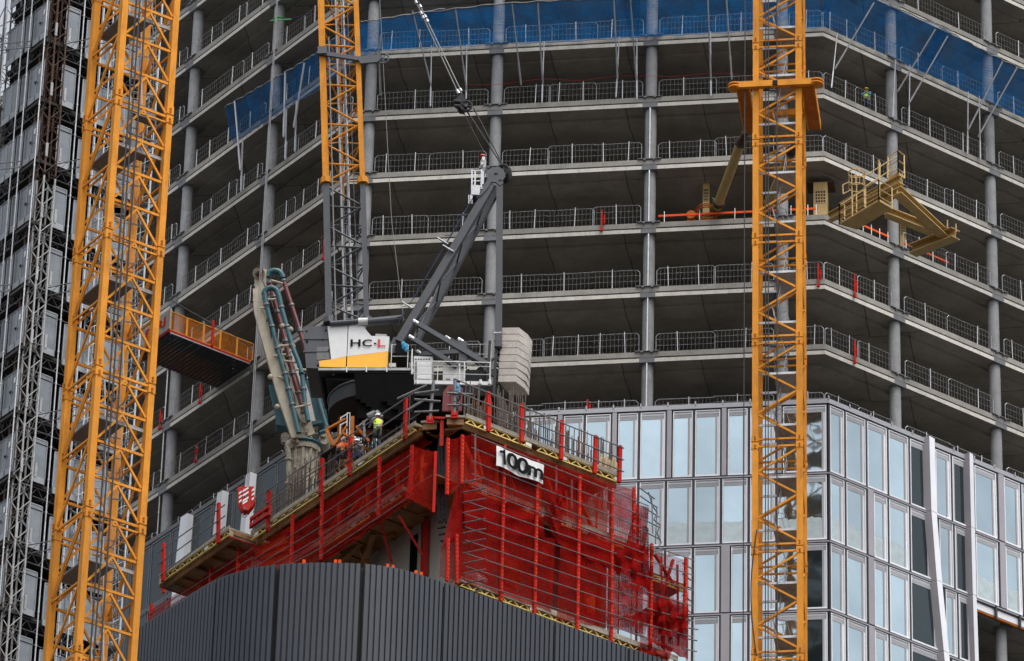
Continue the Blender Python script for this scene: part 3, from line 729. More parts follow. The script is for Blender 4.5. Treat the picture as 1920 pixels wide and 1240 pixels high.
# --- jib
tzj = 1.7
Ls = [(601, -30), (611.5, 340), (617, 606)]; Rs = [(666.5, -30), (680, 340), (687.5, 606)]
def lerp2(S, y):
    for (x0, y0), (x1, y1) in zip(S, S[1:]):
        if y <= y1: return x0 + (x1 - x0) * (y - y0) / (y1 - y0)
    return S[-1][0]
def JL(y, d=0): return C(lerp2(Ls, y), y, d)
def JR(y, d=0): return C(lerp2(Rs, y), y, d)
def JM(y, d): a = JL(y, 0) * .62 + JR(y, 0) * .38; return a + bc * d
for (y0, y1, m_, nm) in ((-30, 344, 'orange', 'jib_section'), (346, 606, 'steel_grey', 'jib_section')):
    mb = MB()
    mb.bar(JL(y0), JL(y1), .28, .25, bc); mb.bar(JR(y0), JR(y1), .22, .22, bc)
    for dd in (1.5,): mb.bar(JM(y0, dd), JM(y1, dd), .15, .15, bc)
    step = 37.; y = y0 + 4; k = 0
    while y < y1 - 10:
        yn = min(y + step, y1 - 3)
        # front face
        if k % 2 == 0: mb.tube(JL(y), JR(yn), .045, 6)
        else: mb.tube(JR(y), JL(yn), .045, 6)
        mb.tube(JR(y), JM(y + 3, 1.5), .038, 6)
        if k % 2: mb.tube(JR(yn), JM(y, 1.5), .038, 6); mb.tube(JL(yn), JM(y, 1.5), .038, 6); mb.tube(JL(y), JR(y + 4), .045, 6)
        else: mb.tube(JR(y), JM(yn, 1.5), .038, 6); mb.tube(JL(y), JM(yn, 1.5), .038, 6)
        y = yn; k += 1
    for J in (JL, JR): mb.tube(J(y1 - 9), J(y1 + 1), .26, 8)
    cpart(nm, mb, m_)
mb = MB(); mb.mi = 0
mb.tube(JM(-30, .9) , JM(600, .9), .05, 6); mb.tube(JM(-30, .9) + ac * .34, JM(600, .9) + ac * .34, .05, 6)
d_ = JM(600, .9) - JM(-30, .9); n_ = int(d_.length / .3)
for i in range(n_): c = JM(-30, .9) + d_ * (i / n_); mb.tube(c, c + ac * .34, .016, 4, cap=False)
cpart('ladder', mb, 'galv')
for o in (.05, .25, .55):
    mb = MB(); mb.tube(JM(-30, .5) + ac * o, JM(604, .2) + ac * (o + .1), .018, 4); cpart('jib_rope', mb, 'cable_light')
mb = MB(); mb.tube(JL(70, -.2) + ac * .3, JL(606, -.2) + ac * .3, .03, 5); cpart('cable_duct', mb, 'cable_light')
# black yoke with sheave across the jib at y ~105
mb = MB(); mb.cbox(C(605, 99, -.1), ac * .42, bc * .5, Z * .38)
mb.bar(C(607, 101, -.2), C(672, 111, -.2), .14, .2); mb.prism([C(668, 106, -.25), C(712, 102, -.25), C(716, 108, -.25), C(708, 116, -.25), C(676, 119, -.25)], bc * .12)
mb.prism([C(668, 106, .15), C(712, 102, .15), C(716, 108, .15), C(708, 116, .15), C(676, 119, .15)], bc * .12)
mb.ring(C(718, 110, 0), bc, .26, .035, 20, 6)
for k in range(3): a_ = k * math.pi / 3; v_ = (ac * math.cos(a_) + Z * math.sin(a_)) * .25; mb.tube(C(718, 110, 0) - v_, C(718, 110, 0) + v_, .02, 5)
cpart('jib_yoke', mb, 'steel_grey')
# hydraulic ram joining jib foot and frame
mb = MB(); mb.tube(C(619, 607, -.15), C(688, 602, -.15), .12, 10); mb.tube(C(690, 604, -.15), C(754, 598, -.15), .17, 12); mb.mi = 1; mb.tube(C(672, 603.5, -.15), C(690, 602.5, -.15), .16, 12)
cpart('ram', mb, ['steel_grey', 'white_dull'])
# --- A-frame
mb = MB()
for dep, (x0, y0, x1, y1) in ((-.1, (922, 347, 748, 642)), (1.9, (933, 352, 779, 640))):
    mb.bar(C(x0, y0, dep), C(x1, y1, dep), .34, .3, bc)
cpart('frame_leg', mb, 'steel_grey')
mb = MB()
p0, p1 = C(925, 352, -.1), C(764, 640, -.1); q0, q1 = C(931, 352, 1.9), C(779, 640, 1.9)
for i in range(7):
    t0, t1 = .12 + i * .125, .12 + (i + 1) * .125
    a, b = (p0 + (p1 - p0) * t0), (q0 + (q1 - q0) * t1)
    if i % 2: a, b = (q0 + (q1 - q0) * t0), (p0 + (p1 - p0) * t1)
    mb.bar(a, b, .07)
cpart('frame_bracing', mb, 'steel_grey')
mb = MB()
for dep in (-.15, 1.9): mb.bar(C(937, 345, dep), C(935, 652, dep), .28, .24, bc)
mb.bar(C(936, 600, -.1), C(936, 600, 1.9), .14); mb.bar(C(937, 480, -.1), C(937, 480, 1.9), .14)
cpart('rear_tie', mb, 'steel_grey')
mb = MB()
hd = [(916, 325), (922, 314), (936, 313), (945, 320), (948, 330), (942, 338), (944, 343), (938, 348), (930, 342), (921, 341), (915, 352), (903, 366), (893, 372), (899, 356), (912, 340)]
for dep in (-.3, 2.0): mb.prism([C(x, y, dep) for x, y in hd], bc * .1)
mb.tube(C(930, 328, -.3), C(930, 328, 2.05), .1, 8); mb.tube(C(938, 340, -.3), C(938, 340, 2.05), .08, 8)
cpart('frame_head', mb, 'steel_grey')
def sheave(c, R, n=3, name='sheave'):
    mb = MB()
    for k in range(n):
        cc = c + bc * (k * .16)
        mb.ring(cc, bc, R, .055, 24, 6); mb.ring(cc, bc, R * .72, .03, 20, 5); mb.tube(cc - bc * .05, cc + bc * .05, R * .24, 10)
        for j in range(5): a_ = j * 2 * math.pi / 5 + k * .3; mb.bar(cc, cc + (ac * math.cos(a_) + Z * math.sin(a_)) * R, .06, .04, bc)
    cpart(name, mb, 'steel_black')
sheave(C(943, 319, .0), .26, 5); sheave(C(946, 322, .7), .27, 3)
# ladder and basket by the frame head
mb = MB()
for (x, y0, y1) in ((885, 319, 378), (891, 322, 355), (903, 318, 352), (906, 322, 346)): mb.bar(C(x, y0, -.3), C(x - .5, y1, -.3), .07)
for y in (321, 340, 354): mb.bar(C(885, y, -.3), C(905, y - .5, -.3), .05)
mb.bar(C(885, 357, -.3), C(900, 358, -.3), .12, .5)
mb.mi = 1; mb.cbox(C(894, 366, .1), ac * .55, bc * .5, Z * .42); mb.mi = 0
for i in range(3): mb.bar(C(879 + i * 3, 366, -.3), C(879 + i * 3, 382, -.3), .04)
mb.mi = 1; mb.tube(C(880, 384, -.35), C(776, 560, -.35), .018, 5); mb.tube(C(886, 372, -.35), C(745, 610, -.35), .018, 5)
for i in range(12): f = i / 12; a_ = C(880, 384, -.35) * (1 - f) + C(745, 612, -.35) * f; mb.tube(a_, a_ - ac * .28 - Z * .05, .016, 4)
cpart('basket', mb, ['galv', 'navy'])
mb = MB(); mb.mi = 0
for (x, y) in ((820, 446), (830, 460), (753, 566)): mb.bar(C(x, y, -.4), C(x + 20, y + 12, -.3), .1, .04)
cpart('signal_bracket', mb, 'galv')
mb = MB(); mb.path([C(880, 430, 1), C(830, 520, 1), C(800, 585, 1), C(775, 640, 1)], .03, 5); mb.path([C(896, 400, .6), C(850, 470, .6), C(806, 560, .6)], .02, 5)
cpart('hydraulic_hose', mb, 'cable_light')
# --- struts from frame to counter platform
for (x0, y0, x1, y1, dep) in ((784, 608, 910, 682, -.2), (776, 637, 856, 687, -.2), (790, 665, 868, 660, 1.5), (868, 642, 868, 690, -.1), (872, 660, 930, 706, 1.6), (844, 638, 908, 680, 1.8)):
    mb = MB(); mb.bar(C(x0, y0, dep), C(x1, y1, dep), .2 if x0 != 868 else .34, .2, bc); mb.mi = 1
    mb.tube(C(x0 - 9, y0 - 6, dep), C(x0, y0, dep), .1, 8); mb.tube(C(x0 - 6, y0 - 3, dep) - bc * .12, C(x0 - 6, y0 - 3, dep) + bc * .12, .06, 6)
    cpart('strut', mb, ['steel_grey', 'galv'])
# --- pivot block, decks
mb = MB(); mb.prism([C(738, 632, -.05), C(756, 632, -.05), C(764, 662, -.05), C(730, 662, -.05), C(732, 645, -.05)], bc * 2.2); cpart('pivot_block', mb, 'steel_grey')
mb = MB(); mb.tube(C(753, 654, -.25), C(753, 654, 2.3), .3, 14); cpart('winch', mb, 'steel_black')
mb = MB(); mb.prism([C(597, 690, -.2), C(772, 689, -.2), C(772, 700, -.2), C(597, 698, -.2)], bc * 3.2)
mb.prism([C(610, 698, .2), C(770, 698, .2), C(770, 720, .2), C(610, 712, .2)], bc * 2.6)
mb.prism([C(770, 718, .2), C(930, 722, .2), C(926, 742, .2), C(772, 742, .2)], bc * 2.6)
cpart('slewing_platform', mb, 'steel_black')
mb = MB(); mb.bar(C(597, 693, -.25), C(770, 693, -.25), .07, .12); mb.mi = 1
for x in (650, 687, 725): mb.bar(C(x, 688, -.27), C(x, 698, -.27), .05)
mb.mi = 0; mb.bar(C(600, 697, .0), C(770, 698, 0), .1, .16)
for x in (625, 700): mb.bar(C(x, 698, .0), C(x, 703, 0), .1, .1)
cpart('deck_edge', mb, ['galv_dull', 'white_dull'])
mb = MB(); mb.bar(C(772, 717, -.3), C(921, 720, -.3), .1, .17)
for x in (775, 782, 901, 918): mb.tube(C(x, 713, -.34), C(x, 721, -.34), .07, 8)
cpart('deck_edge', mb, 'white_paint')
# cabinets
mb = MB(); mb.mi = 0; mb.prism([C(776, 668, -.1), C(811, 669, -.1), C(809, 714, -.1), C(776, 713, -.1)], bc * .9)
mb.prism([C(782, 677, -.13), C(809, 677, -.13), C(808, 711, -.13), C(782, 710, -.13)], bc * .02); mb.mi = 1
for i in range(6): mb.prism([C(778 + i * 5, 672.5, -.12), C(781.5 + i * 5, 672.5, -.12), C(781.5 + i * 5, 675, -.12), C(778 + i * 5, 675, -.12)], bc * .02)
mb.bar(C(780, 678, -.14), C(780, 712, -.14), .05); cpart('cabinet', mb, ['white_paint', 'joint_grey'])
mb = MB(); mb.prism([C(831, 683, -.1), C(872, 684, -.1), C(870, 714, -.1), C(830, 713, -.1)], bc * .9); mb.mi = 1; mb.prism([C(836, 710, -.14), C(844, 710, -.14), C(844, 713.5, -.14), C(836, 713.5, -.14)], bc * .03)
cpart('cabinet', mb, ['white_dull', 'joint_grey'], label='plain pale grey cabinet')
mb = MB(); mb.prism([C(704, 626, .3), C(725, 627, .3), C(725, 632, .3), C(704, 632, .3)], bc * .6); cpart('cabinet', mb, 'white_dull', label='flat white box on the housing roof'); mb = MB(); mb.prism([C(729, 681, -.25), C(742, 681, -.25), C(742, 688, -.25), C(729, 688, -.25)], bc * .4); cpart('cabinet', mb, 'white_dull', label='small white box')
# handrails
mb = MB()
def hr(pts, h, dep, r=.018):
    a = [C(x, y, dep) for x, y in pts]
    for p in a: mb.bar(p, p + Z * h, .035)
    for f in (.5, 1.): mb.path([p + Z * h * f for p in a], r, 5)
hr([(733, 690), (764, 690)], 1.15, -.3); cpart('handrail', mb, 'white_dull'); mb = MB(); hr([(771, 692), (771.5, 716)], .9, -.3)
hr([(771, 716), (820, 717), (871, 717), (918, 718)], .8, -.32); cpart('handrail', mb, 'white_dull'); mb = MB(); hr([(861, 683), (920, 683)], 1.0, 2.8); cpart('handrail', mb, 'white_dull'); mb = MB()
for (x, y0, y1) in ((773, 655, 716), (871, 680, 716), (919, 680, 716), (862, 682, 716)): mb.bar(C(x, y0, -.3), C(x, y1, -.3), .04)
mb.bar(C(778, 677, -.3), C(920, 680, -.3), .035)
cpart('handrail', mb, 'white_dull')
# winch machinery behind the rail
mb = MB()
for (x, y, r) in ((880, 705, .22), (895, 706, .3), (908, 708, .26), (887, 715, .2), (900, 695, .15)): mb.tube(C(x, y, .2), C(x, y, 1.6), r, 12)
for i in range(14): x = 872 + rl.random() * 46; y = 692 + rl.random() * 24; mb.bar(C(x, y, .1), C(x + rl.uniform(-8, 8), y + rl.uniform(-8, 8), .6), .07)
cpart('winch', mb, 'steel_grey')
# counterweight
for i in range(8):
    f0, f1 = i / 8, (i + 1) / 8
    def L_(a, b, f): return (a[0] + (b[0] - a[0]) * f, a[1] + (b[1] - a[1]) * f)
    tl_, bl = (940.6, 613.5), (934, 716); trr, br = (973.5, 614), (966.5, 716.5)
    mb = MB(); A_ = C(*L_(tl_, bl, f0)); B_ = C(*L_(trr, br, f0)); A2 = C(*L_(tl_, bl, f1)); B2 = C(*L_(trr, br, f1))
    hgt = (A_ - A2).length - .03; t_ = (B_ - A_)
    sk_ = V3((.55, 1.15, 0)); bul = .12 * math.sin(math.pi * (f0 + .06))
    base = [A2, B2, B2 + sk_ * .5 + ac * (.10 + bul), B2 + sk_ + ac * .05, A2 + sk_]
    base = [V3((p.x, p.y, A2.z)) for p in base]
    mb.prism(base, Z * hgt); cpart('counterweight_block', mb, 'counterweight')
mb = MB()
for dx in (0, .3): mb.bar(C(938, 640, -.1) + ac * dx - ac * .45, C(932, 745, -.1) + ac * dx - ac * .45, .12, .12)
mb.mi = 1; mb.tube(C(927, 626, -.2), C(941, 625, -.2), .08, 8); mb.mi = 0
for i in range(9): mb.bar(C(928, 640 + i * 11, -.1), C(938, 646 + i * 11, .3), .07)
cpart('counterweight_frame', mb, ['steel_black', 'galv'])
# slew ring and tower head under the platform
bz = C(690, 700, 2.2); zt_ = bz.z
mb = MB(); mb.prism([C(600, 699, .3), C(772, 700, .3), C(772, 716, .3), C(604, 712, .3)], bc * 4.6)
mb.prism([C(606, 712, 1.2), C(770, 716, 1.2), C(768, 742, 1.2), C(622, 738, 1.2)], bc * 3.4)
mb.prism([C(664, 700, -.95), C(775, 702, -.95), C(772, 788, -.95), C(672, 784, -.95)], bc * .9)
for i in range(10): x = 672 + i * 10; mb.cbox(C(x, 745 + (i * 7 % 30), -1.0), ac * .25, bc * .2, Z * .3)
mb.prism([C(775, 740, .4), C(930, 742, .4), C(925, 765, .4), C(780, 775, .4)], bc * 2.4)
cpart('underside_shade', mb, 'dark_void')  # near-black bodies added as the deep shadow under the crane platform
rz = C(700, 768, 1.2); mb = MB(); mb.tube(rz - Z * .35, rz + Z * .35, 1.95, 36); mb.mi = 1; mb.ring(rz + Z * .36, Z, 1.97, .05, 36, 5)
cpart('slew_ring', mb, ['steel_black', 'steel_grey'])  # ring coloured near black to carry the shadow it sits in
mb = MB(); mm = 1.0
pts4 = [zed(bz, zt_ - 2.2) + ac * x + bc * y for x, y in ((-mm, -mm), (mm, -mm), (mm, mm), (-mm, mm))]
for i, p in enumerate(pts4):
    mb.bar(p, p - Z * 4.2, .22, .22, ac); q = pts4[(i + 1) % 4]
    for k in range(3): mb.bar(p - Z * (k * 1.4), q - Z * (k * 1.4 + 1.3), .12); mb.bar(p - Z * (k * 1.4 + 1.35), q - Z * (k * 1.4 + 1.35), .12)
cpart('mast_section', mb, 'orange_worn')
for (x0, y0, x1, y1, w_) in ((612, 806, 648, 786, .08), (626, 836, 650, 800, .08), (661, 782, 660, 846, .15), (612, 806, 626, 836, .14), (668, 800, 692, 828, .1), (640, 812, 668, 826, .09)):
    mb = MB(); mb.bar(C(x0, y0, -1.2), C(x1, y1, -1.2), w_, .15, bc); cpart('brace', mb, 'orange_worn')
mb = MB(); mb.tube(C(690, 783, -1.3), C(704, 776, -1.3), .18, 10); mb.tube(C(704, 776, -1.3), C(716, 784, -1.3), .2, 10, .12); mb.bar(C(682, 790, -1.3), C(684, 820, -1.3), .1); mb.bar(C(672, 800, -1.3), C(690, 786, -1.3), .08); cpart('drive_unit', mb, 'tube_dark')
# white access stair frame below the deck
mb = MB()
for (x0, y0, x1, y1) in ((639, 783, 637, 824), (651, 774, 650, 820), (656, 774, 655, 838), (639, 784, 655, 774), (639, 797, 652, 790), (640, 824, 650, 814)): mb.bar(C(x0, y0, -.6), C(x1, y1, -.6), .045)
mb.prism([C(639, 824, -.6), C(650, 814, -.6), C(650, 820, -.6), C(640, 830, -.6)], bc * .05)
cpart('handrail', mb, 'white_dull')
# cabin with small windows in the shadow
mb = MB(); mb.prism([C(664, 752, -.6), C(726, 748, -.6), C(726, 782, -.6), C(664, 786, -.6)], bc * 1.2) if False else None
# --- pendant ropes and pulley block
def rope(name, a, b, r=.03, m='cable', parent=lu):
    mb = MB(); mb.tube(a, b, r, 5); return mesh(name, mb, m, parent)
rope('luffing_rope', C(875, 208, .1), C(941, 310, .1), .035); rope('luffing_rope', C(888, 203, .1), C(947, 318, .1), .03); rope('luffing_rope', C(866, 205, 0), C(907, 285, 0), .02)
for (x0, y0, x1, y1) in ((779, 2, 858, 172), (787, 10, 864, 170)):
    mb = MB(); mb.tube(C(x0, y0, .2), C(x1, y1, .2), .028, 5); d_ = C(x1, y1, .2) - C(x0, y0, .2); mb.mi = 1
    for f in (.0, .12, .17, .98): mb.tube(C(x0, y0, .2) + d_ * f, C(x0, y0, .2) + d_ * (f + .03), .07, 6)
    cpart('pendant', mb, ['cable_light', 'galv'])
for (x0, y0, x1, y1) in ((770, -20, 779, 2), (775, -20, 787, 10)): rope('pendant', C(x0, y0, .2), C(x1, y1, .2), .04)
rope('hoist_rope', C(712, 0, .5), C(734, 413, .5), .016, 'cable_light'); rope('hoist_rope', C(734, 413, .5), C(757, 602, .5), .016, 'cable_light')
mb = MB(); mb.mi = 0
mb.prism([C(859, 176, 0), C(867, 174, 0), C(874, 190, 0), C(870, 206, 0), C(860, 204, 0), C(853, 192, 0)], bc * .4)
mb.tube(C(852, 190, -.05), C(864, 192, -.05), .09, 8); mb.tube(C(853, 199, -.05), C(862, 200, -.05), .09, 8)
for k in range(3):
    c = C(874, 199, k * .14 - .1); mb.ring(c, bc, .25, .045, 22, 6); mb.tube(c - bc * .05, c + bc * .05, .08, 8)
    for j in range(5): a_ = j * 1.2566 + k; mb.bar(c, c + (ac * math.cos(a_) + Z * math.sin(a_)) * .24, .05, .04, bc)
mb.mi = 1; mb.tube(C(874, 197, -.25), C(874, 197, -.2), .06, 8); mb.tube(C(858, 172, 0), C(861, 176, 0), .08, 8)
cpart('pulley_block', mb, ['steel_black', 'galv'])
# hook block on its rope
hp = atY(462, 935, 203.0)
hb = empty('hook_block', 'red crane hook block with white diagonal stripes hanging in front of the glass facade', 'hook block', hp)
def HB(px, py, d=0.): return onp(px, py, hp + V3((0, d, 0)), V3((0, 1, 0)))
mb = MB(); out_ = [(446, 913), (476, 912), (478, 940), (474, 948), (465, 959), (455, 959), (450, 953), (446, 944)]
mb.prism([HB(x, y) for x, y in out_], V3((0, .35, 0))); mb.prism([HB(x, y, -.06) for x, y in ((453, 914), (470, 913), (471, 945), (466, 957), (456, 957), (452, 945))], V3((0, .06, 0)))
mesh('block_plate', mb, 'red_paint', hb)
mb = MB()
for (x, y, w, s_) in ((448, 927, 5, 4), (448, 935, 5, 4), (448, 943, 5, 4), (455, 923, 11, 7), (455, 931, 11, 7), (455, 941, 11, 7), (455, 946, 9, 6), (472, 922, 5, 4), (472, 930, 5, 4), (472, 938, 4, 3)):
    mb.poly([HB(x, y + .5, -.09), HB(x + w, y - s_ + .5, -.09), HB(x + w, y - s_ - 3.2, -.09), HB(x, y - 3.2, -.09)])
mesh('stripes', mb, 'white_paint', hb)
mb = MB(); mb.tube(HB(459, 953, -.1), HB(459, 953, -.05), .05, 8); mb.tube(HB(461, 930, -.1), HB(461, 930, -.05), .05, 8); mb.ring(HB(459, 966, .1), V3((0, 1, 0)), .09, .03, 12, 5, -.5, 4); mb.bar(HB(461, 907, .1), HB(461, 914, .1), .07)
mesh('pin', mb, 'galv_dull', hb)
mb = MB(); mb.tube(HB(463, 910, .15), HB(520, -20, .15), .018, 5); mb.tube(HB(466, 910, .15), HB(522, -20, .15), .016, 5); mesh('hoist_rope', mb, 'cable_light', hb)
# ================================================================== CONCRETE PLACING BOOM
YB = 213.0
OB = atY(560, 780, YB); bb = V3((0, 1, 0))
def B(px, py, d=0.): return onp(px, py, OB + bb * d, bb)
pb = empty('concrete_placing_boom', 'folded concrete placing boom with beige arms and teal pipes on a cement-stained column', 'placing boom', B(575, 900, .8))
def bpart(name, mb, mats, **k): return mesh(name, mb, mats, pb, **k)
def beam(pts, w, dep, th, m='beige', name='boom_arm'):
    mb = MB(); a = []
    for i in range(len(pts) - 1):
        (x0, y0), (x1, y1) = pts[i], pts[i + 1]; mb.bar(B(x0, y0, dep), B(x1, y1, dep), w[i], th, bb) if False else None
    # tapered plate outline
    L1 = []; R1 = []
    for i, (x, y) in enumerate(pts):
        x0, y0 = pts[max(0, i - 1)]; x1, y1 = pts[min(len(pts) - 1, i + 1)]; dx, dy = x1 - x0, y1 - y0; l = math.hypot(dx, dy); nx, ny = dy / l, -dx / l
        L1.append((x + nx * w[i] / 2, y + ny * w[i] / 2)); R1.append((x - nx * w[i] / 2, y - ny * w[i] / 2))
    for i in range(len(pts) - 1):
        q = [B(*L1[i], dep), B(*R1[i], dep), B(*R1[i + 1], dep), B(*L1[i + 1], dep)]; mb.prism(q, bb * th)
        for s_ in (0, th - .03): pass
    return mb
mb = beam([(480, 541), (483, 580), (505, 650), (530, 740), (553, 820)], [12, 15, 20, 20, 12], -.4, .35); bpart('boom_arm', mb, 'beige')
mb = beam([(488, 505), (488, 560), (520, 660), (560, 760), (585, 815)], [24, 18, 17, 18, 14], .05, .4); bpart('boom_arm', mb, 'beige')
mb = beam([(512, 560), (545, 650), (575, 740), (592, 815)], [7, 9, 11, 10], .5, .3); bpart('boom_arm', mb, 'white_dull', label='thin off-white inner arm')
mb = MB(); mb.tube(B(485, 513, -.1), B(485, 513, .55), .28, 14); mb.tube(B(486, 509, -.25), B(486, 509, .6), .1, 10); mb.mi = 1; mb.tube(B(485, 512, -.28), B(485, 512, -.2), .09, 10)
mb.prism([B(478, 512, -.16), B(491, 512, -.16), B(486, 526, -.16)], bb * .05); bpart('elbow_joint', mb, ['beige', 'rust'])
def pipe(pts, r, m, dep, name='concrete_pipe'):
    mb = MB(); P_ = [B(x, y, dep) for x, y in pts]; mb.path(P_, r, 10)
    for p in P_[1:-1]: mb.sphere(p, r, 8, 6)
    mb.mi = 1
    for a, b in zip(P_, P_[1:]):
        if (b - a).length > 1.5:
            for f in (.02, .5, .98): c = a + (b - a) * f; t = (b - a).normalized() * .05; mb.tube(c - t, c + t, r * 1.35, 10)
    return bpart(name, mb, [m, 'tube_dark'])
def arc(cx, cy, rx, ry, a0, a1, n=8): return [(cx + rx * math.cos(math.radians(a0 + (a1 - a0) * i / n)), cy - ry * math.sin(math.radians(a0 + (a1 - a0) * i / n))) for i in range(n + 1)]
pipe([(501, 520)] + arc(515, 519, 14, 11, 170, 10) + [(531, 522)], .14, 'teal', .3)
pipe([(499, 570), (496, 552)] + arc(508, 552, 13, 12, 175, 10) + [(523, 556), (527, 575)], .13, 'teal', -.5)
pipe([(499, 570), (521, 655), (534, 700), (548, 760), (560, 812)], .11, 'teal', -.5)
pipe([(527, 575), (548, 650), (560, 680), (566, 700)], .11, 'teal', -.5)
pipe([(531, 525), (562, 620), (585, 700), (593, 724)], .10, 'maroon', .3)
pipe([(506, 530), (520, 585), (535, 640), (548, 700), (570, 775)], .12, 'maroon', 0.1)
pipe([(566, 700), (572, 760), (578, 790)], .11, 'teal', -.4)
pipe([(593, 724), (600, 760), (612, 800), (610, 808), (600, 812)], .10, 'teal', -.2)
# pipe brackets
mb = MB()
for (x0, y0, x1, y1) in ((488, 578, 503, 577), (502, 562, 522, 561), (508, 526, 530, 532), (522, 649, 545, 648), (512, 668, 536, 665), (532, 677, 556, 680), (555, 693, 578, 694), (552, 765, 582, 758), (520, 707, 540, 712), (542, 660, 552, 656)):
    mb = MB(); mb.tube(B(x0, y0, -.55), B(x1, y1, -.45), .05, 6); bpart('pipe_bracket', mb, 'beige')
for (x, y) in ((507, 707), (520, 763), (545, 618), (530, 612), (549, 650)): mb = MB(); mb.sphere(B(x, y, -.5), .13, 8, 5); bpart('pipe_coupling', mb, 'beige')
mb = MB(); rb = random.Random(2)
for i in range(7):
    x, y = 496 + i * 9, 560 + i * 28; pts = [B(x - 4, y, -.5), B(x + rb.uniform(-3, 6), y + 12, -.6), B(x + rb.uniform(0, 8), y + 26, -.55), B(x + 4, y + 44, -.5)]; mb.path(pts, .03, 5)
mb.path([B(484, 500, -.3), B(490, 498, -.3), B(493, 508, -.35), B(490, 520, -.3), B(500, 545, -.4), B(506, 560, -.5)], .03, 5); bpart('hydraulic_hose', mb, 'cable')
# teal catwalk panels
mb = MB(); mb.prism([B(503, 722, .6), B(521, 720, .6), B(547, 800, .6), B(520, 798, .6)], bb * .08); mb.prism([B(516, 790, .5), B(548, 798, .5), B(549, 802, .5), B(518, 796, .5)], bb * .7); bpart('guard_panel', mb, 'teal')
mb = MB(); mb.prism([B(566, 712, .7), B(590, 712, .7), B(612, 788, .7), B(584, 797, .7)], bb * .08)
for i in range(6): x = 590 + i * 2.4; mb.tube(B(x, 712 + i * 3, .6 - i * .1), B(x + 18, 788 - i * 2, .6 - i * .1), .03, 5)
mb.path([B(566, 712, .6), B(598, 710, .2), B(616, 770, .1), B(612, 792, .2)], .04, 5); mb.prism([B(584, 790, .1), B(612, 786, .1), B(613, 791, .1), B(584, 797, .1)], bb * .9)
bpart('guard_panel', mb, 'teal')
# turret and pedestal
zt2 = B(570, 842, .6).z; pc = V3((B(570, 842, .6).x, B(570, 842, .6).y, 0))
mb = MB(); mb.tube(zed(pc, zt2), zed(pc, zt2 + .18), .75, 28); mb.tube(zed(pc, zt2 + .18), zed(pc, zt2 + .5), .55, 20, .4)
mb.ring(zed(pc, zt2 + .1), Z, .76, .06, 28, 6)
bpart('slewing_ring', mb, 'teal')
mb = MB()
for a_ in (-.25, .25): mb.prism([zed(pc, zt2 + .2) + V3((-.4 + a_ * .4, a_ * 2, 0)), zed(pc, zt2 + .2) + V3((.4, a_ * 2, 0)), zed(pc, zt2 + 1.3) + V3((.1, a_ * 2, 0)), zed(pc, zt2 + 1.3) + V3((-.15, a_ * 2, 0))], V3((0, .08, 0)))
mb.tube(zed(pc, zt2 + 1.1) + V3((0, -.7, 0)), zed(pc, zt2 + 1.1) + V3((0, .7, 0)), .16, 12)
mb.tube(zed(pc, zt2 + .4) + V3((.9, -.2, 0)), zed(pc, zt2 + .4) + V3((.9, .5, 0)), .24, 14); mb.tube(zed(pc, zt2 + .5) + V3((-.85, -.2, 0)), zed(pc, zt2 + .5) + V3((-.85, .3, 0)), .2, 12)
for i in range(16): mb.cbox(zed(pc, zt2 + .2 + rb.random() * .8) + V3((rb.uniform(-.9, 1.0), rb.uniform(-.7, .3), 0)), V3((.22, .05, 0)), V3((0, .2, 0)), V3((.03, 0, .2)))
bpart('turret', mb, 'dirty_cement')
mb = MB(); mb.tube(zed(pc, zt2 - 3.6), zed(pc, zt2 + .02), .62, 24)
for i in range(12): a_ = i * math.pi / 6; v_ = V3((math.cos(a_), math.sin(a_), 0)) * .66; mb.bar(zed(pc, zt2 - 1.3) + v_, zed(pc, zt2 - .05) + v_, .07, .12)
mb.tube(zed(pc, zt2 - .25), zed(pc, zt2 - .0), .74, 24); bpart('column', mb, 'dirty_cement')
mb = MB(); P_ = [B(542, 985, -.2), B(541, 850, -.2), B(538, 838, -.2), B(543, 828, -.2), B(552, 826, -.2), B(560, 832, 0)]; mb.path(P_, .12, 10); 
for y in (860, 905, 950): mb.tube(B(541, y, -.2), B(541, y + 4, -.2), .17, 10)
bpart('feed_pipe', mb, 'dirty_cement')
# ================================================================== CORE, CLADDING, CLIMBING FORMWORK
ZU = atY(873, 779, 200.0).z
def U(px, py, dz=0.): return atz(px, py, ZU + dz)
cornerU = U(835, 777); 
P0R, P1R = U(873, 779), U(1163, 892); P0L, P1L = U(780, 793), U(472, 999)
def nrm2(a, b, toward=-1):
    d = (b - a); d.z = 0; d.normalize(); n = V3((d.y, -d.x, 0));
    return d, (n if n.y < 0 else -n)
dRc, nRc = nrm2(P0R, P1R); dLc, nLc = nrm2(P0L, P1L)
def PR_(px, py, off=0.): return onp(px, py, P0R + nRc * off, nRc)
def PL_(px, py, off=0.): return onp(px, py, P0L + nLc * off, nLc)
fw = empty('climbing_formwork', 'red netted climbing formwork platforms wrapped round the top of the concrete core', 'formwork platform', (cornerU.x, cornerU.y, ZU - 8))
def fpart(name, mb, mats, **k): return mesh(name, mb, mats, fw, **k)
def isect(P, d, Q, e):
    det = d.x * (-e.y) + e.x * d.y; r = Q - P; t = (r.x * (-e.y) + e.x * r.y) / det; return P + d * t
VX = isect(zed(P0R, 0), dRc, zed(P0L, 0), dLc)   # plan corner of the deck edges
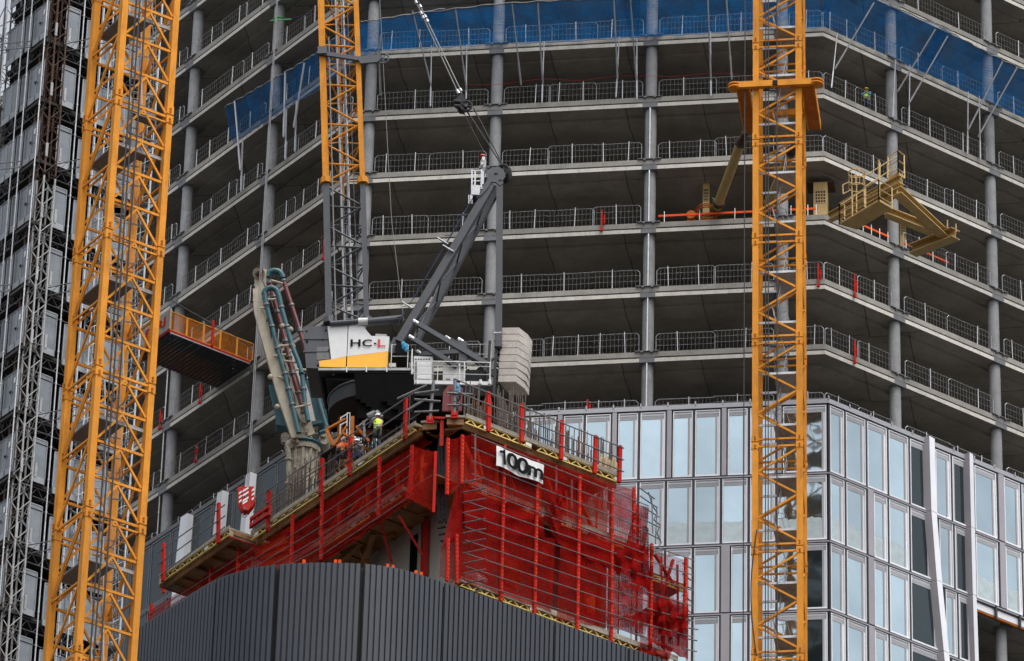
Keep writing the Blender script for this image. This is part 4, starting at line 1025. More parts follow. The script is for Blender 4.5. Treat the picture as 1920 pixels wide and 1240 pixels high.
# concrete core wall
IN = 2.3
cc = VX - (nRc + nLc) / (1 + nRc.dot(nLc)) * IN
core = empty('concrete_core', 'pale concrete core wall behind the red formwork netting', 'building core', (cc.x, cc.y, 90))
mb = MB(); ww = [cc + dLc * 14, cc, cc + dRc * 8.2, cc + dRc * 8.2 - nRc * 9, cc + dLc * 14 + V3((5, 5, 0))]
mb.prism([zed(p, 90) for p in ww], Z * (ZU + .15 - 90)); mesh('wall', mb, 'concrete_wall', core)
mb = MB(); dp = PL_(782, 1040, -IN + .02); mb.box(zed(dp, dp.z - 1.0), dLc * .5, nLc * .03, Z * 2.0); mesh('doorway', mb, 'dark_void', core)
# decks
def deck(out, depth, n, z, th=.09, hfas=.42, soff=True):
    """out: plan pts along the outer edge, ordered; n inward normal per deck"""
    a, b = zed(out[0], z), zed(out[1], z); d = (b - a).normalized(); mb = MB()
    mb.mi = 0; mb.box(a - Z * th, b - a, -n * depth, Z * th)         # planks
    mb.box(a - Z * (th + .02) + n * .05, b - a, -n * .05, Z * (th + .1))  # toe board
    o = fpart('deck', mb, 'plank')
    mb = MB(); mb.box(a - Z * (th + .06), b - a, -n * depth, Z * .05); mb.box(a - Z * .5 - n * .25, b - a, -n * .1, Z * .42)
    L_ = (b - a).length; k = 0
    while k < L_: mb.bar(a + d * k - Z * .22 - n * .2, a + d * k - Z * .22 - n * depth, .1, .2); k += 1.2
    mesh('deck_soffit', mb, 'ply', o)
    return a, b, d, L_
def girder(a, b, n, h=.24, gap=.12, name='girder'):
    d = (b - a).normalized(); L_ = (b - a).length; mb = MB(); a = a - Z * gap - n * .02
    mb.bar(a, a + d * L_, .08, .05); mb.bar(a - Z * h, a - Z * h + d * L_, .08, .05); k = 0; s = .3; u = 0
    while k + s < L_:
        mb.bar(a + d * k - Z * (0 if u else h), a + d * (k + s) - Z * (h if u else 0), .05, .045); u = 1 - u; k += s
    mb.mi = 1; 
    for f in (.97, .33): mb.box(a + d * (L_ * f - .2) - Z * (h - .04) + n * .045, d * .3, n * .01, Z * (h - .09))
    return fpart(name, mb, ['girder_yellow', 'white_dull'])
def pl(p): return V3((p.x, p.y, 0))
# upper decks
aR, bR = pl(U(873, 779)), pl(U(1163, 892)); deck((aR, bR), 2.3, nRc, ZU)
aL, bL = pl(U(780, 793)), pl(U(472, 999)); deck((aL, bL), 2.3, nLc, ZU)
mid_ = aR + (bR - aR) * .42
girder(zed(aR, ZU), zed(mid_, ZU), nRc); girder(zed(mid_ + dRc * .3, ZU), zed(bR, ZU), nRc); girder(zed(aL, ZU), zed(bL, ZU), nLc)
# chamfer decks near the corner
mbx = [None]
def plate(pts, z, th, m, name):
    mb = MB(); mb.prism([zed(p, z - th) for p in pts], Z * th); return fpart(name, mb, m)
c1, c2 = pl(U(836, 778)), pl(U(824, 787)); c3 = pl(U(789, 789))
plate([c1, aR, aR - nRc * 2.2, c1 + V3((.3, 2.2, 0))], ZU, .1, 'plank', 'deck'); plate([c3, c2, c2 + V3((-.3, 2.2, 0)), aL - nLc * 2.2], ZU, .1, 'plank', 'deck')
plate([c1 + V3((.05, .1, 0)), aR - nRc * .1, aR - nRc * 2.2, c1 + V3((.3, 2.2, 0))], ZU - .1, .3, 'ply', 'deck_soffit'); plate([c3 - nLc * .1, c2 + V3((-.1, .1, 0)), c2 + V3((-.3, 2.2, 0)), aL - nLc * 2.2], ZU - .1, .3, 'ply', 'deck_soffit')
plate([c3 - nLc * .3, c2 + V3((-.1, .4, 0)), c1 + V3((0, .4, 0)), aR - nRc * .3, aR - nRc * 3.4, VX + V3((0, 7, 0)), aL - nLc * 3.4], ZU - .42, .1, 'ply', 'deck_soffit')
mb = MB(); mb.bar(zed(c1, ZU - 1.3) + V3((-.15, .4, 0)), zed(c1, ZU + .05) + V3((-.15, .4, 0)), .16); mb.bar(zed(c1, ZU) + V3((-.5, .4, 0)), zed(c1, ZU) + V3((.2, .4, 0)), .3, .1); fpart('steel_post', mb, 'red_paint')
# lower left projecting platform
aP, bP = pl(U(431, 989)), pl(U(300, 1081)); nP = nLc
a, b, d, L_ = deck((aP, bP), 2.4, nP, ZU); girder(zed(aP, ZU), zed(bP, ZU), nP)
mb = MB(); e0 = zed(aP, ZU - .4) ; mb.box(e0, -nP * 2.4, dLc * .05, Z * .3); mb.mi = 1; mb.bar(e0 - Z * .06, e0 - Z * .06 - nP * 2.4, .05); fpart('end_board', mb, ['plank', 'red_paint']); mb = MB(); e1_ = zed(bP, ZU - .45); mb.box(e1_, -nP * 2.4, dLc * .05, Z * .35); mb.mi = 1; mb.bar(e1_ - Z * .06, e1_ - Z * .06 - nP * 2.4, .05)
fpart('end_board', mb, ['plank', 'red_paint'])
# rails with red posts on the upper decks
def rails(posts, P, n, ztops, name='guard_rope', r=.032, over=.5, mtl='tube_dark', bot=None):
    for (x0, y0, x1, y1) in posts:
        mb = MB(); a_, b_ = P(x0, y0, .1), P(x1, y1, .1); mb.bar(a_, b_, .16, .12, n); k = 0; L2 = (b_ - a_).length; t_ = (b_ - a_) / L2; mb.mi = 1
        while k < L2 - .1: c_ = a_ + t_ * (k + .06) + n * .065; mb.tube(c_, c_ + n * .006, .02, 5); k += .17
        fpart('guard_post', mb, ['red_bright', 'red_paint'])
def tubes_between(A, Bp, P, off, ends=.3, r=.028, m='tube_dark', parentname='guard_tube'):
    """A, Bp: lists of image heights at the first and last post"""
    (xa, ya), (xb, yb) = A, Bp; mb = MB(); p, q = P(xa, ya, off), P(xb, yb, off); d = (q - p).normalized(); mb.tube(p - d * ends, q + d * ends, r, 6); fpart(parentname, mb, m)
rails([(916, 735, 916, 810), (978, 758, 978, 829), (1054, 789, 1052, 862), (1117, 817, 1115, 888), (1163, 836, 1161, 905)], PR_, nRc, None)
for ya, yb in ((735, 838), (757, 860), (777, 882)):
    tubes_between((858, ya - 22), (1163, yb), PR_, .17, .2)
rails([(761, 747, 759, 824), (657, 821, 655, 893), (603, 860, 601, 930), (504, 921, 502, 997), (410, 944, 409, 1019), (307, 1019, 305, 1090)], lambda x, y, o=0: PL_(x, y, o) if x > 450 else onp(x, y, zed(aP, 0) + nP * o, nP), nLc, None)
for k in range(4):
    tubes_between((762, 746 + k * 23), (504, 918 + k * 23), PL_, .2, 1.2 if k < 3 else .3)
    if k < 3: tubes_between((410, 955 + k * 21), (307, 1028 + k * 23), lambda x, y, o=0: onp(x, y, zed(aP, 0) + nP * o, nP), .2, .5)
# corner scaffold handrails
mb = MB()
for (x0, y0, x1, y1) in ((813, 715, 806, 790), (853, 712, 852, 785)): mb = MB(); mb.tube(atY(x0, y0, 200.2), atY(x1, y1, 200.2), .07, 8); fpart('scaffold_pole', mb, 'tube_dark')
for (x0, y0, x1, y1) in ((777, 738, 823, 732), (777, 749, 826, 753), (777, 773, 823, 771), (838, 737, 886, 740), (838, 760, 886, 760), (745, 748, 801, 722), (763, 770, 800, 748)): mb = MB(); mb.tube(atY(x0, y0, 200.1), atY(x1, y1, 200.1), .045, 6); fpart('handrail', mb, 'tube_dark')
mb = MB()
for (x, y) in ((806, 786), (852, 776)):
    for dx in (-4, 4): mb.bar(atY(x + dx, y - 5, 200), atY(x + dx, y + 8, 200), .1)
    mb.bar(atY(x - 6, y + 2, 199.9), atY(x + 6, y + 2, 199.9), .1); mb.bar(atY(x - 6, y + 7, 199.9), atY(x + 6, y + 7, 199.9), .08)
fpart('clamp', mb, 'red_bright')
# -------- mid deck and lower deck
zM = PR_(878, 904, -.25).z; zMl = PL_(640, 992, -.25).z
aM, bM = pl(PR_(872, 902, -.2)), pl(PR_(1215, 1036, -.2)); deck((aM, bM), 2.1, nRc, zM, .12)
aM2, bM2 = pl(PL_(757, 921, -.2)), pl(PL_(500, 1085, -.2)); deck((aM2, bM2), 2.2, nLc, zMl, .12)
for (f0_, f1_) in ((.05, .22), (.3, .42), (.52, .66), (.72, .9)): girder(zed(aM + (bM - aM) * f0_, zM), zed(aM + (bM - aM) * f1_, zM), nRc)
for (f0_, f1_) in ((.02, .2), (.24, .6)): girder(zed(aM2 + (bM2 - aM2) * f0_, zMl), zed(aM2 + (bM2 - aM2) * f1_, zMl), nLc)
zW = PR_(864, 1084, -.1).z; aW, bW = pl(PR_(864, 1082, -.1)), pl(PR_(1270, 1242, -.1)); deck((aW, bW), 2.1, nRc, zW, .14)
girder(zed(aW, zW), zed(bW, zW), nRc)
for (ya, yb) in ((1075, 1100), (1140, 1168)):
    a_, b_ = PR_(1218, ya, -.5), PR_(1288, yb, -.5); mb = MB(); mb.box(zed(a_, a_.z), pl(b_ - a_), -nRc * 1.2, Z * .1); o_ = fpart('deck', mb, 'maroon'); girder(a_ + Z * .1, zed(b_, a_.z) + Z * .1, nRc)
for (x0, y0, x1, y1) in ((1228, 1040, 1262, 1095), (1262, 1050, 1240, 1120), (1250, 1120, 1280, 1190), (1225, 1130, 1258, 1200), (1270, 1060, 1272, 1210), (1240, 1045, 1242, 1215)): mb = MB(); mb.bar(PR_(x0, y0, -.5), PR_(x1, y1, -.5), .13, .1); fpart('prop', mb, 'red_paint')
netquad_late = [((1216, 1105), (1291, 1135), (1290, 1238), (1214, 1200), -.35, 'net_red_dense', .3), ((870, 910), (1206, 1030), (1206, 1095), (862, 1000), -.5, 'net_red_dark', .2), ((862, 1000), (1206, 1095), (1206, 1195), (860, 1086), -.45, 'net_red_dark', .25), ((1230, 1125), (1291, 1140), (1288, 1200), (1235, 1190), .2, 'net_red_dense', .4), ((884, 830), (1190, 930), (1200, 1000), (880, 895), -1.3, 'net_red_dark', .2)]
# posts of the netted storeys
def redposts(lst, P, n, off):
    for (x0, y0, x1, y1) in lst:
        mb = MB(); a_, b_ = P(x0, y0, off), P(x1, y1, off); mb.bar(a_, b_, .13, .1, n); L2 = (b_ - a_).length; t_ = (b_ - a_) / L2; k = .1; mb.mi = 1
        while k < L2: c_ = a_ + t_ * k + n * .065; mb.tube(c_, c_ + n * .012, .035, 5); k += .19
        fpart('net_post', mb, ['red_bright', 'orange_red'])
redposts([(946, 835, 939, 1128), (1008, 862, 1002, 1152), (1087, 893, 1082, 1182), (1148, 918, 1146, 1208), (1222, 1020, 1219, 1240), (867, 816, 865, 908), (840, 822, 838, 928), (856, 1002, 856, 1095), (840, 1010, 838, 1090), (1189, 915, 1188, 1000), (1286, 1045, 1283, 1180)], PR_, nRc, .05)
redposts([(712, 858, 710, 968), (773, 836, 769, 926), (605, 860, 602, 1050), (549, 965, 546, 1060), (448, 1027, 445, 1084), (396, 1062, 394, 1102), (284, 1133, 282, 1168), (307, 1080, 306, 1112)], PL_, nLc, .05)
mb = MB(); a_, b_ = atY(817, 848, 199.6), atY(813, 962, 199.6); mb.bar(a_, b_, .17, .12); fpart('net_post', mb, 'red_bright')
# leaning red props
mb = MB()
for (x0, y0, x1, y1, P) in ((711, 968, 734, 1055, PL_), (603, 1045, 612, 1060, PL_), (748, 968, 792, 1040, PL_)): mb = MB(); mb.tube(P(x0, y0, 0), P(x1, y1, -1.2), .055, 6); fpart('prop', mb, 'red_paint')
mb = MB(); mb.bar(PL_(800, 975, -2.2), PL_(797, 1082, -2.2), .22, .22); mb.bar(PL_(792, 980, -2.2), PL_(790, 1082, -2.2), .1, .1); fpart('steel_post', mb, 'red_paint')
for (x0, y0, x1, y1) in ((870, 830, 900, 905), (944, 868, 968, 928), (1026, 900, 1048, 964), (1088, 938, 1110, 990), (930, 870, 932, 920), (1014, 880, 1012, 950), (1060, 920, 1062, 975), (1120, 930, 1118, 990), (893, 845, 905, 900)):
    mb = MB(); mb.bar(PR_(x0, y0, -.8), PR_(x1, y1, -.8), .16, .1); fpart('prop', mb, 'orange_red')
for (x0, y0, x1, y1) in ((924, 950, 910, 1080), (986, 975, 972, 1090), (1127, 1045, 1118, 1180), (1040, 1000, 1030, 1120)): mb = MB(); mb.bar(PR_(x0, y0, -1.2), PR_(x1, y1, -1.2), .16, .16); fpart('prop', mb, 'orange_red')
for (x0, y0, x1, y1) in ((655, 965, 678, 935), (675, 960, 700, 905), (616, 1000, 632, 975), (690, 900, 690, 960), (636, 940, 636, 990), (780, 900, 800, 870), (792, 855, 790, 930), (745, 880, 745, 930)):
    mb = MB(); mb.bar(PL_(x0, y0, -.8), PL_(x1, y1, -.8), .13, .13); fpart('prop', mb, 'orange_red')
mb = MB(); mb.cbox(PR_(956, 1075, -.6), dRc * .6, nRc * .2, Z * 1.2); fpart('site_box', mb, 'orange_red'); mb = MB(); mb.cbox(PR_(1104, 1130, -.6), dRc * .5, nRc * .2, Z * 1.1); fpart('site_box', mb, 'orange_red')
# orange formwork panels seen through the left netting
mb = MB(); mb.prism([PL_(492, 1025, -.6), PL_(535, 1002, -.6), PL_(540, 1052, -.6), PL_(486, 1062, -.6)], -nLc * .15)
for f in (.3, .6): mb.bar(PL_(490, 1025 + f * 40, -.52), PL_(538, 1002 + f * 48, -.52), .1, .1)
fpart('formwork_panel', mb, 'orange_red')
mb = MB()
for k in range(5): mb.bar(PL_(520 + k * 60, 1010 - k * 40, -.9), PL_(570 + k * 60, 976 - k * 40, -.9), .12, .6)
fpart('formwork_panel', mb, 'red_paint')
# crossed timber beams under the left decks
mb = MB()
for (x0, y0, x1, y1) in ((640, 1050, 770, 935), (600, 1000, 800, 960), (660, 990, 690, 1060), (700, 1000, 680, 1060), (560, 1040, 740, 1000)): mb.bar(PL_(x0, y0, -1.2), PL_(x1, y1, -1.9), .22, .22)
for k in range(6): mb.bar(PL_(620 + 28 * k, 1040 - k * 18, -.6), PL_(620 + 28 * k, 1028 - k * 18, -2.2), .12, .2)
fpart('timber_beam', mb, 'ply')
mb = MB(); mb.prism([zed(VX, zMl - .25) + dLc * .8 - nLc * .3, zed(VX, zMl - .25) + dLc * 13 - nLc * .3, zed(VX, zMl - .25) + dLc * 13 - nLc * 2.3, zed(VX, zMl - .25) + dLc * .8 - nLc * 2.3], Z * .06); fpart('deck_soffit', mb, 'ply')
# -------- nets
rn = random.Random(9)
def netquad(P, tl, tr, br, bl, off, m, amp=.12, seed=0, nu=26, nv=10, name='net', bulge=0.):
    def f(u, v):
        x = (tl[0] * (1 - u) + tr[0] * u) * (1 - v) + (bl[0] * (1 - u) + br[0] * u) * v
        y = (tl[1] * (1 - u) + tr[1] * u) * (1 - v) + (bl[1] * (1 - u) + br[1] * u) * v
        s_ = seed
        o = amp * (math.sin(u * 17 + s_) * .5 + math.sin(u * 31 + v * 5 + s_ * 2) * .3 + math.sin(v * 13 + u * 7 + s_) * .4) * (.25 + .75 * math.sin(math.pi * min(1, v + .08)))
        y += (1.6 * math.sin(u * 23 + s_) * v)
        return P(x, y, off + o + bulge * math.sin(math.pi * v))
    mb = MB(); mb.grid(f, nu, nv); return fpart(name, mb, m, smooth=True)
netquad(PR_, (884, 815), (1192, 921), (1206, 1022), (878, 912), -.05, 'net_red', seed=1, nu=40)
netquad(PR_, (838, 826), (884, 815), (880, 903), (836, 930), -.08, 'net_red', seed=2, nu=10)
netquad(PR_, (868, 908), (1016, 958), (1022, 1010), (872, 990), .0, 'net_red_dense', seed=3, nu=20)
netquad(PR_, (858, 990), (1040, 1010), (1034, 1148), (858, 1086), -.02, 'net_red', seed=4, nu=24)
netquad(PR_, (1016, 962), (1206, 1030), (1206, 1095), (1046, 1020), .02, 'net_red_dense', seed=5)
netquad(PR_, (1052, 1004), (1204, 1050), (1206, 1190), (1044, 1160), -.02, 'net_red', seed=6, nu=24)
netquad(PR_, (852, 925), (868, 905), (866, 1010), (828, 1028), -.1, 'net_red_dense', seed=7, nu=6)
netquad(PR_, (826, 1026), (858, 1000), (858, 1088), (824, 1082), -.1, 'net_red_dark', seed=8, nu=8)
netquad(PR_, (1022, 940), (1058, 905), (1062, 940), (1046, 1002), .12, 'net_red_dense', seed=9, nu=8, amp=.2)
netquad(PR_, (1192, 945), (1217, 952), (1210, 1030), (1170, 1040), .1, 'net_red_dense', seed=10, nu=8, amp=.25)
netquad(PR_, (1150, 1032), (1216, 1030), (1220, 1120), (1168, 1100), .15, 'net_red_dense', seed=11, nu=10, amp=.25)
netquad(PR_, (1160, 1090), (1222, 1110), (1210, 1195), (1170, 1160), .15, 'net_red', seed=12, nu=10, amp=.2)
netquad(PR_, (1218, 1030), (1290, 1052), (1291, 1130), (1218, 1105), .05, 'net_red_dark', seed=13, nu=12, amp=.3)
netquad(PR_, (1214, 1105), (1290, 1130), (1290, 1236), (1212, 1200), .05, 'net_red', seed=14, nu=14, amp=.35)
netquad(PR_, (1200, 1190), (1262, 1215), (1250, 1250), (1200, 1232), .2, 'net_red_dense', seed=15, nu=10, amp=.3)
netquad(PR_, (1204, 985), (1216, 990), (1218, 1110), (1206, 1100), .05, 'net_red_dense', seed=16, nu=4, amp=.3)
netquad(PL_, (774, 838), (605, 945), (605, 1045), (770, 930), .0, 'net_red', seed=21, nu=24)
netquad(PL_, (605, 948), (478, 1028), (480, 1075), (605, 1052), .0, 'net_red', seed=22, nu=20)
netquad(PL_, (478, 1018), (277, 1148), (277, 1172), (480, 1070), .0, 'net_red', seed=23, nu=26)
netquad(PL_, (470, 1040), (380, 1082), (384, 1120), (470, 1070), -.3, 'net_red_dense', seed=24, nu=14)
netquad(lambda x, y, o=0: atY(x, y, 199.8 - o), (772, 837), (819, 849), (814, 960), (760, 932), .0, 'net_red', seed=25, nu=12)
netquad(PL_, (770, 926), (605, 1040), (606, 1056), (770, 940), .1, 'net_red_dense', seed=26, nu=24)
for i_, (a_, b_, c_, d_, o_, m_, am_) in enumerate(netquad_late): netquad(PR_, a_, b_, c_, d_, o_, m_, seed=40 + i_, nu=30, amp=am_)
# ledger tubes in front of the nets
def ledg(xa, ya, xb, yb, P, off=.16): tubes_between((xa, ya), (xb, yb), P, off, .0, .022, 'tube_dark', 'ledger_tube')
for k in range(12):
    ya = 815 + k * 24.5 - (0 if k < 5 else 4); ledg(872 if k > 4 else 884, ya + (6 if k > 4 else 0), 1216, ya + 134 - k * 1.6, PR_)
for k in range(6): ledg(1210, 1020 + k * 30, 1300, 1050 + k * 29, PR_, .25)
for k in range(5): ledg(775, 850 + k * 19, 600, 968 + k * 19, PL_); 
for k in range(4): ledg(602, 968 + k * 20, 475, 1050 + k * 15, PL_)
for k in range(3): ledg(475, 1028 + k * 17, 280, 1152 + k * 8, PL_)
rb2 = random.Random(4)
for k in range(12): x, y = 868, 905 + k * 19; mb = MB(); a_ = PR_(x, y, .1); mb.tube(a_, a_ + dRc * .1 + nLc * -.4 + nRc * .9, .03, 5); fpart('ledger_tube', mb, 'tube_dark')
for k in range(9): x, y = 1290, 1060 + k * 20; mb = MB(); a_ = PR_(x, y, .05); mb.tube(a_ - dRc * .3, a_ + dRc * .35 + nRc * rb2.uniform(-.3, .3) , .03, 5); fpart('ledger_tube', mb, 'tube_dark')
# folded scaffold tubes at the right end
mb = MB()
pt = [(1216, 923), (1224, 950), (1233, 962), (1226, 975), (1238, 985), (1232, 1000), (1240, 1018), (1234, 1027)]
mb.path([PR_(x, y, .3) for x, y in pt], .03, 5)
for (x0, y0, x1, y1) in ((1195, 912, 1228, 936), (1200, 930, 1232, 952), (1205, 950, 1236, 970), (1208, 975, 1238, 990), (1205, 995, 1238, 1012), (1232, 950, 1229, 1020), (1222, 930, 1224, 1000)): mb.tube(PR_(x0, y0, .3), PR_(x1, y1, .3), .028, 5)
fpart('handrail', mb, 'tube_dark')
mb = MB()
for k in range(16):
    y = 835 + k * 12; mb.tube(atY(824 + rb2.uniform(-3, 3), y, 201), atY(834 + rb2.uniform(-3, 3), y + rb2.uniform(-6, 6), 201.3), .05, 5)
for x in (823, 829, 835): mb.path([atY(x + rb2.uniform(-1, 1), 800 + k * 30, 201) for k in range(7)], .06, 5)
fpart('hose_bundle', mb, 'steel_black')
mb = MB()
for (x0, y0, x1, y1) in ((891, 795, 891, 900), (1043, 861, 1043, 1000), (1072, 900, 1072, 955)): mb.tube(PR_(x0, y0, -.3), PR_(x1, y1, -.3), .045, 6)
fpart('ledger_tube', mb, 'galv_dull')
# debris bags on the lower deck
mb = MB()
for (x, y, r_) in ((893, 1086, .3), (903, 1090, .28), (880, 1082, .2)): mb.sphere(PR_(x, y, -.7), r_, 10, 6, (1, 1, .9))
tag(mesh('rubble_sack', mb, 'white_dull', loc=PR_(893, 1086, -.7)), 'pale rubble sacks heaped behind the red net on the lower deck', 'sack')
# ---- upper deck clutter: rebar starter bars
mb = MB(); mb2 = MB(); rr2 = random.Random(12)
def bars(P, n, x0, y0, x1, y1, N, hlo, hhi, d0, d1, b):
    for i in range(N):
        f = rr2.random(); x = x0 + (x1 - x0) * f + rr2.uniform(-2, 2); y = y0 + (y1 - y0) * f
        a_ = P(x, y, rr2.uniform(d0, d1)); b.tube(zed(a_, ZU - .3), zed(a_, ZU + rr2.uniform(hlo, hhi)) + V3((rr2.uniform(-.04, .04), 0, 0)), .022, 5)
bars(PR_, nRc, 870, 770, 1150, 880, 130, 2.0, 3.2, -2.4, -2.0, mb)
bars(PR_, nRc, 870, 770, 1100, 860, 70, 2.0, 3.3, -3.0, -2.5, mb2); bars(PR_, nRc, 930, 780, 985, 810, 50, 2.8, 3.9, -2.9, -2.0, mb)
bars(PL_, nLc, 770, 800, 490, 980, 200, 2.7, 4.1, -2.4, -2.0, mb); bars(PL_, nLc, 760, 810, 620, 900, 60, 2.6, 3.8, -3.2, -2.6, mb2)
for b_, m_ in ((mb, 'rebar'), (mb2, 'rebar_rust')):
    tag(mesh('starter_bars', b_, m_, core), None, None, None, 'stuff')
mb = MB()
for k in range(4): mb.tube(zed(PR_(870, 770, -2.2), ZU + .5 + k * .45), zed(PR_(1150, 880, -2.2), ZU + .5 + k * .45), .018, 4); mb.tube(zed(PL_(770, 800, -2.2), ZU + 2.2 + k * .4), zed(PL_(490, 980, -2.2), ZU + 2.2 + k * .4), .018, 4)
mesh('tie_bar', mb, 'rebar', core)
# pallets leaning at the right end of the upper deck
for i, (x, y, lab) in enumerate(((1124, 868, 'wooden pallet leaning on its edge nearest the banner side of the deck end'), (1134, 866, 'wooden pallet in the middle of the three leaning at the deck end'), (1146, 870, 'wooden pallet leaning closest to the last red post of the deck'))):
    p = PR_(x, y + 8, -.35); p = zed(p, ZU + .03); t = empty('pallet', lab, 'pallet', p, 'wooden pallets stood on edge at the deck end')
    up = V3((.12, .15, 1)).normalized(); sd_ = (dRc * .55 + V3((0, .83, 0))).normalized()
    for k in range(5): mb = MB(); mb.box(p + sd_ * (-.2) + up * (k * .2), sd_ * .8, dRc * .02, up * .1); mesh('board', mb, 'wood', t)
    for k in (0, 1, 2): mb = MB(); mb.box(p + sd_ * (-.2 + k * .35) + dRc * .025, sd_ * .1, dRc * .09, up * .9); mesh('block', mb, 'wood', t)
# ---- banner
ba, bb_, bd = PR_(930, 836, .22), PR_(1020, 873, .22), PR_(930.5, 873, .22); bbr = PR_(1019, 908, .22)
def bw(u, v):   # v 0 bottom..1 top
    tp = ba + (bb_ - ba) * u; bt = bd + (bbr - bd) * u; p = bt + (tp - bt) * v
    sag = -.05 * math.sin(math.pi * u) * (1 - v) + .05 * math.sin(u * 9)
    return p + Z * sag * .6 + nRc * (.03 * math.sin(u * 11 + v * 2) + .012 * math.sin(u * 23))
bn = empty('banner', 'white cloth banner reading 100m tied over the red netting', 'banner', ba)
mb = MB(); mb.grid(bw, 40, 10); mesh('cloth', mb, 'white_paint', bn, smooth=True)
mb = MB()
vs, fs = textmesh('00m', 1., .028, 1., .86); bm = bmesh.new(); vv = [bm.verts.new(v) for v in vs]
for f in fs:
    try: bm.faces.new([vv[i] for i in f])
    except ValueError: pass
bmesh.ops.subdivide_edges(bm, edges=bm.edges, cuts=2, use_grid_fill=True); bm.verts.index_update(); i0 = mb.add([bw(.20 + v.co.x * .775, .10 + v.co.y * .80) + nRc * .09 for v in bm.verts])
for f in bm.faces: mb.face(*[i0 + v.index for v in f.verts])
bm.free()
def g1(pts):
    for k in range(len(pts)): pass
    mb.poly([bw(x, y) + nRc * .09 for x, y in pts])
g1([(.115, .10), (.175, .10), (.175, .90), (.135, .90), (.115, .80)]); g1([(.035, .74), (.035, .62), (.115, .66), (.115, .80)]); mesh('lettering', mb, 'ink', bn)
mb = MB()
for (u, v) in ((0, 1), (1, 1), (0, 0), (1, 0), (.5, 1)): p = bw(u, v); mb.tube(p, p + V3((.1 if u else -.1, 0, .15 if v else -.12)) + nRc * -.15, .012, 4)
mesh('tie_cord', mb, 'cable', bn)
# ---- cladding of the finished core below, as a curved ribbed wall
ZC = atY(640, 1056, 194.0).z
cp = [(236, 1190), (258, 1177), (330, 1132), (405, 1087), (450, 1071), (490, 1062), (540, 1057), (600, 1055), (660, 1056), (710, 1060), (750, 1067), (790, 1078), (880, 1108), (960, 1136), (1040, 1165), (1120, 1193), (1200, 1221), (1300, 1256)]
ptsC = [pl(atz(x, y, ZC)) for x, y in cp]
clad = empty('clad_core', 'dark grey ribbed metal cladding curving round the lower core', 'clad building', (ptsC[8].x, ptsC[8].y, 80))
# resample the plan curve smoothly
def cat(P, n):
    out = []
    for i in range(len(P) - 1):
        p0, p1, p2, p3 = P[max(0, i - 1)], P[i], P[i + 1], P[min(len(P) - 1, i + 2)]
        for k in range(n):
            t = k / n; out.append(.5 * ((2 * p1) + (p2 - p0) * t + (2 * p0 - 5 * p1 + 4 * p2 - p3) * t * t + (-p0 + 3 * p1 - 3 * p2 + p3) * t ** 3))
    out.append(P[-1]); return out
cv = cat(ptsC, 12); S = [0.]
for a, b in zip(cv, cv[1:]): S.append(S[-1] + (b - a).length)
def at_s(s):
    lo = 0
    while lo < len(S) - 2 and S[lo + 1] < s: lo += 1
    f = (s - S[lo]) / (S[lo + 1] - S[lo]); p = cv[lo] + (cv[lo + 1] - cv[lo]) * f; t = (cv[lo + 1] - cv[lo]).normalized(); n = V3((t.y, -t.x, 0)); return p, (n if n.y < 0 or True else n)
def s_of(px):   # arclength of image x
    best = min(range(len(cv)), key=lambda i: abs(vis(zed(cv[i], ZC))[0] - px)); return S[best]
joints = [0] + [s_of(x) for x in (403, 521, 682, 834, 1040, 1178)] + [S[-1]]
rc_ = random.Random(8)
for j in range(len(joints) - 1):
    s0, s1 = joints[j] + .03, joints[j + 1] - .03; mb = MB(); pit = .235; s = s0; prof = []
    while s < s1 - pit * .5:
        wj = pit * (1.25 if rc_.random() < .0 else 1); e = min(s + wj, s1)
        for (f, o) in ((0, -.06), (.14, -.06), (.20, .0), (.88, .0), (.94, -.06)):
            q_, n_ = at_s(s + (e - s) * f); prof.append(q_ + n_ * o)
        s = e
    top = ZC; i0 = mb.add([zed(p, top) for p in prof] + [zed(p, ZC - 24) for p in prof]); n = len(prof)
    for k in range(n - 1):
        gro = (k % 5 in (0,)); mb.mi = 1 if gro else 0; mb.face(i0 + k, i0 + k + 1, i0 + n + k + 1, i0 + n + k)
    mb.mi = 1
    for k in range(n - 1):
        qa, na = prof[k], V3((0, .35, 0)); mb.poly([zed(prof[k], top), zed(prof[k + 1], top), zed(prof[k + 1], top) + na, zed(prof[k], top) + na])
    mesh('cladding_panel', mb, ['cladding', 'cladding_dark'], clad)
mb = MB(); bk = [at_s(S[-1] * k / 60) for k in range(61)]; i0 = mb.add([zed(p - n * .25, ZC - .05) for p, n in bk] + [zed(p - n * .25, ZC - 24) for p, n in bk])
for k in range(60): mb.face(i0 + k, i0 + k + 1, i0 + 62 + k, i0 + 61 + k)
mesh('backing_wall', mb, 'cladding_dark', clad)
for (x, y) in ((629, 1052), (637, 1052), (727, 1060), (737, 1062), (780, 1072), (790, 1075), (570, 1052)):
    mb = MB(); p = atY(x, y + 3, 195.5); mb.cbox(p, V3((.12, 0, 0)), V3((0, .1, 0)), Z * .22); mesh('fixing_lug', mb, 'orange_red', clad)
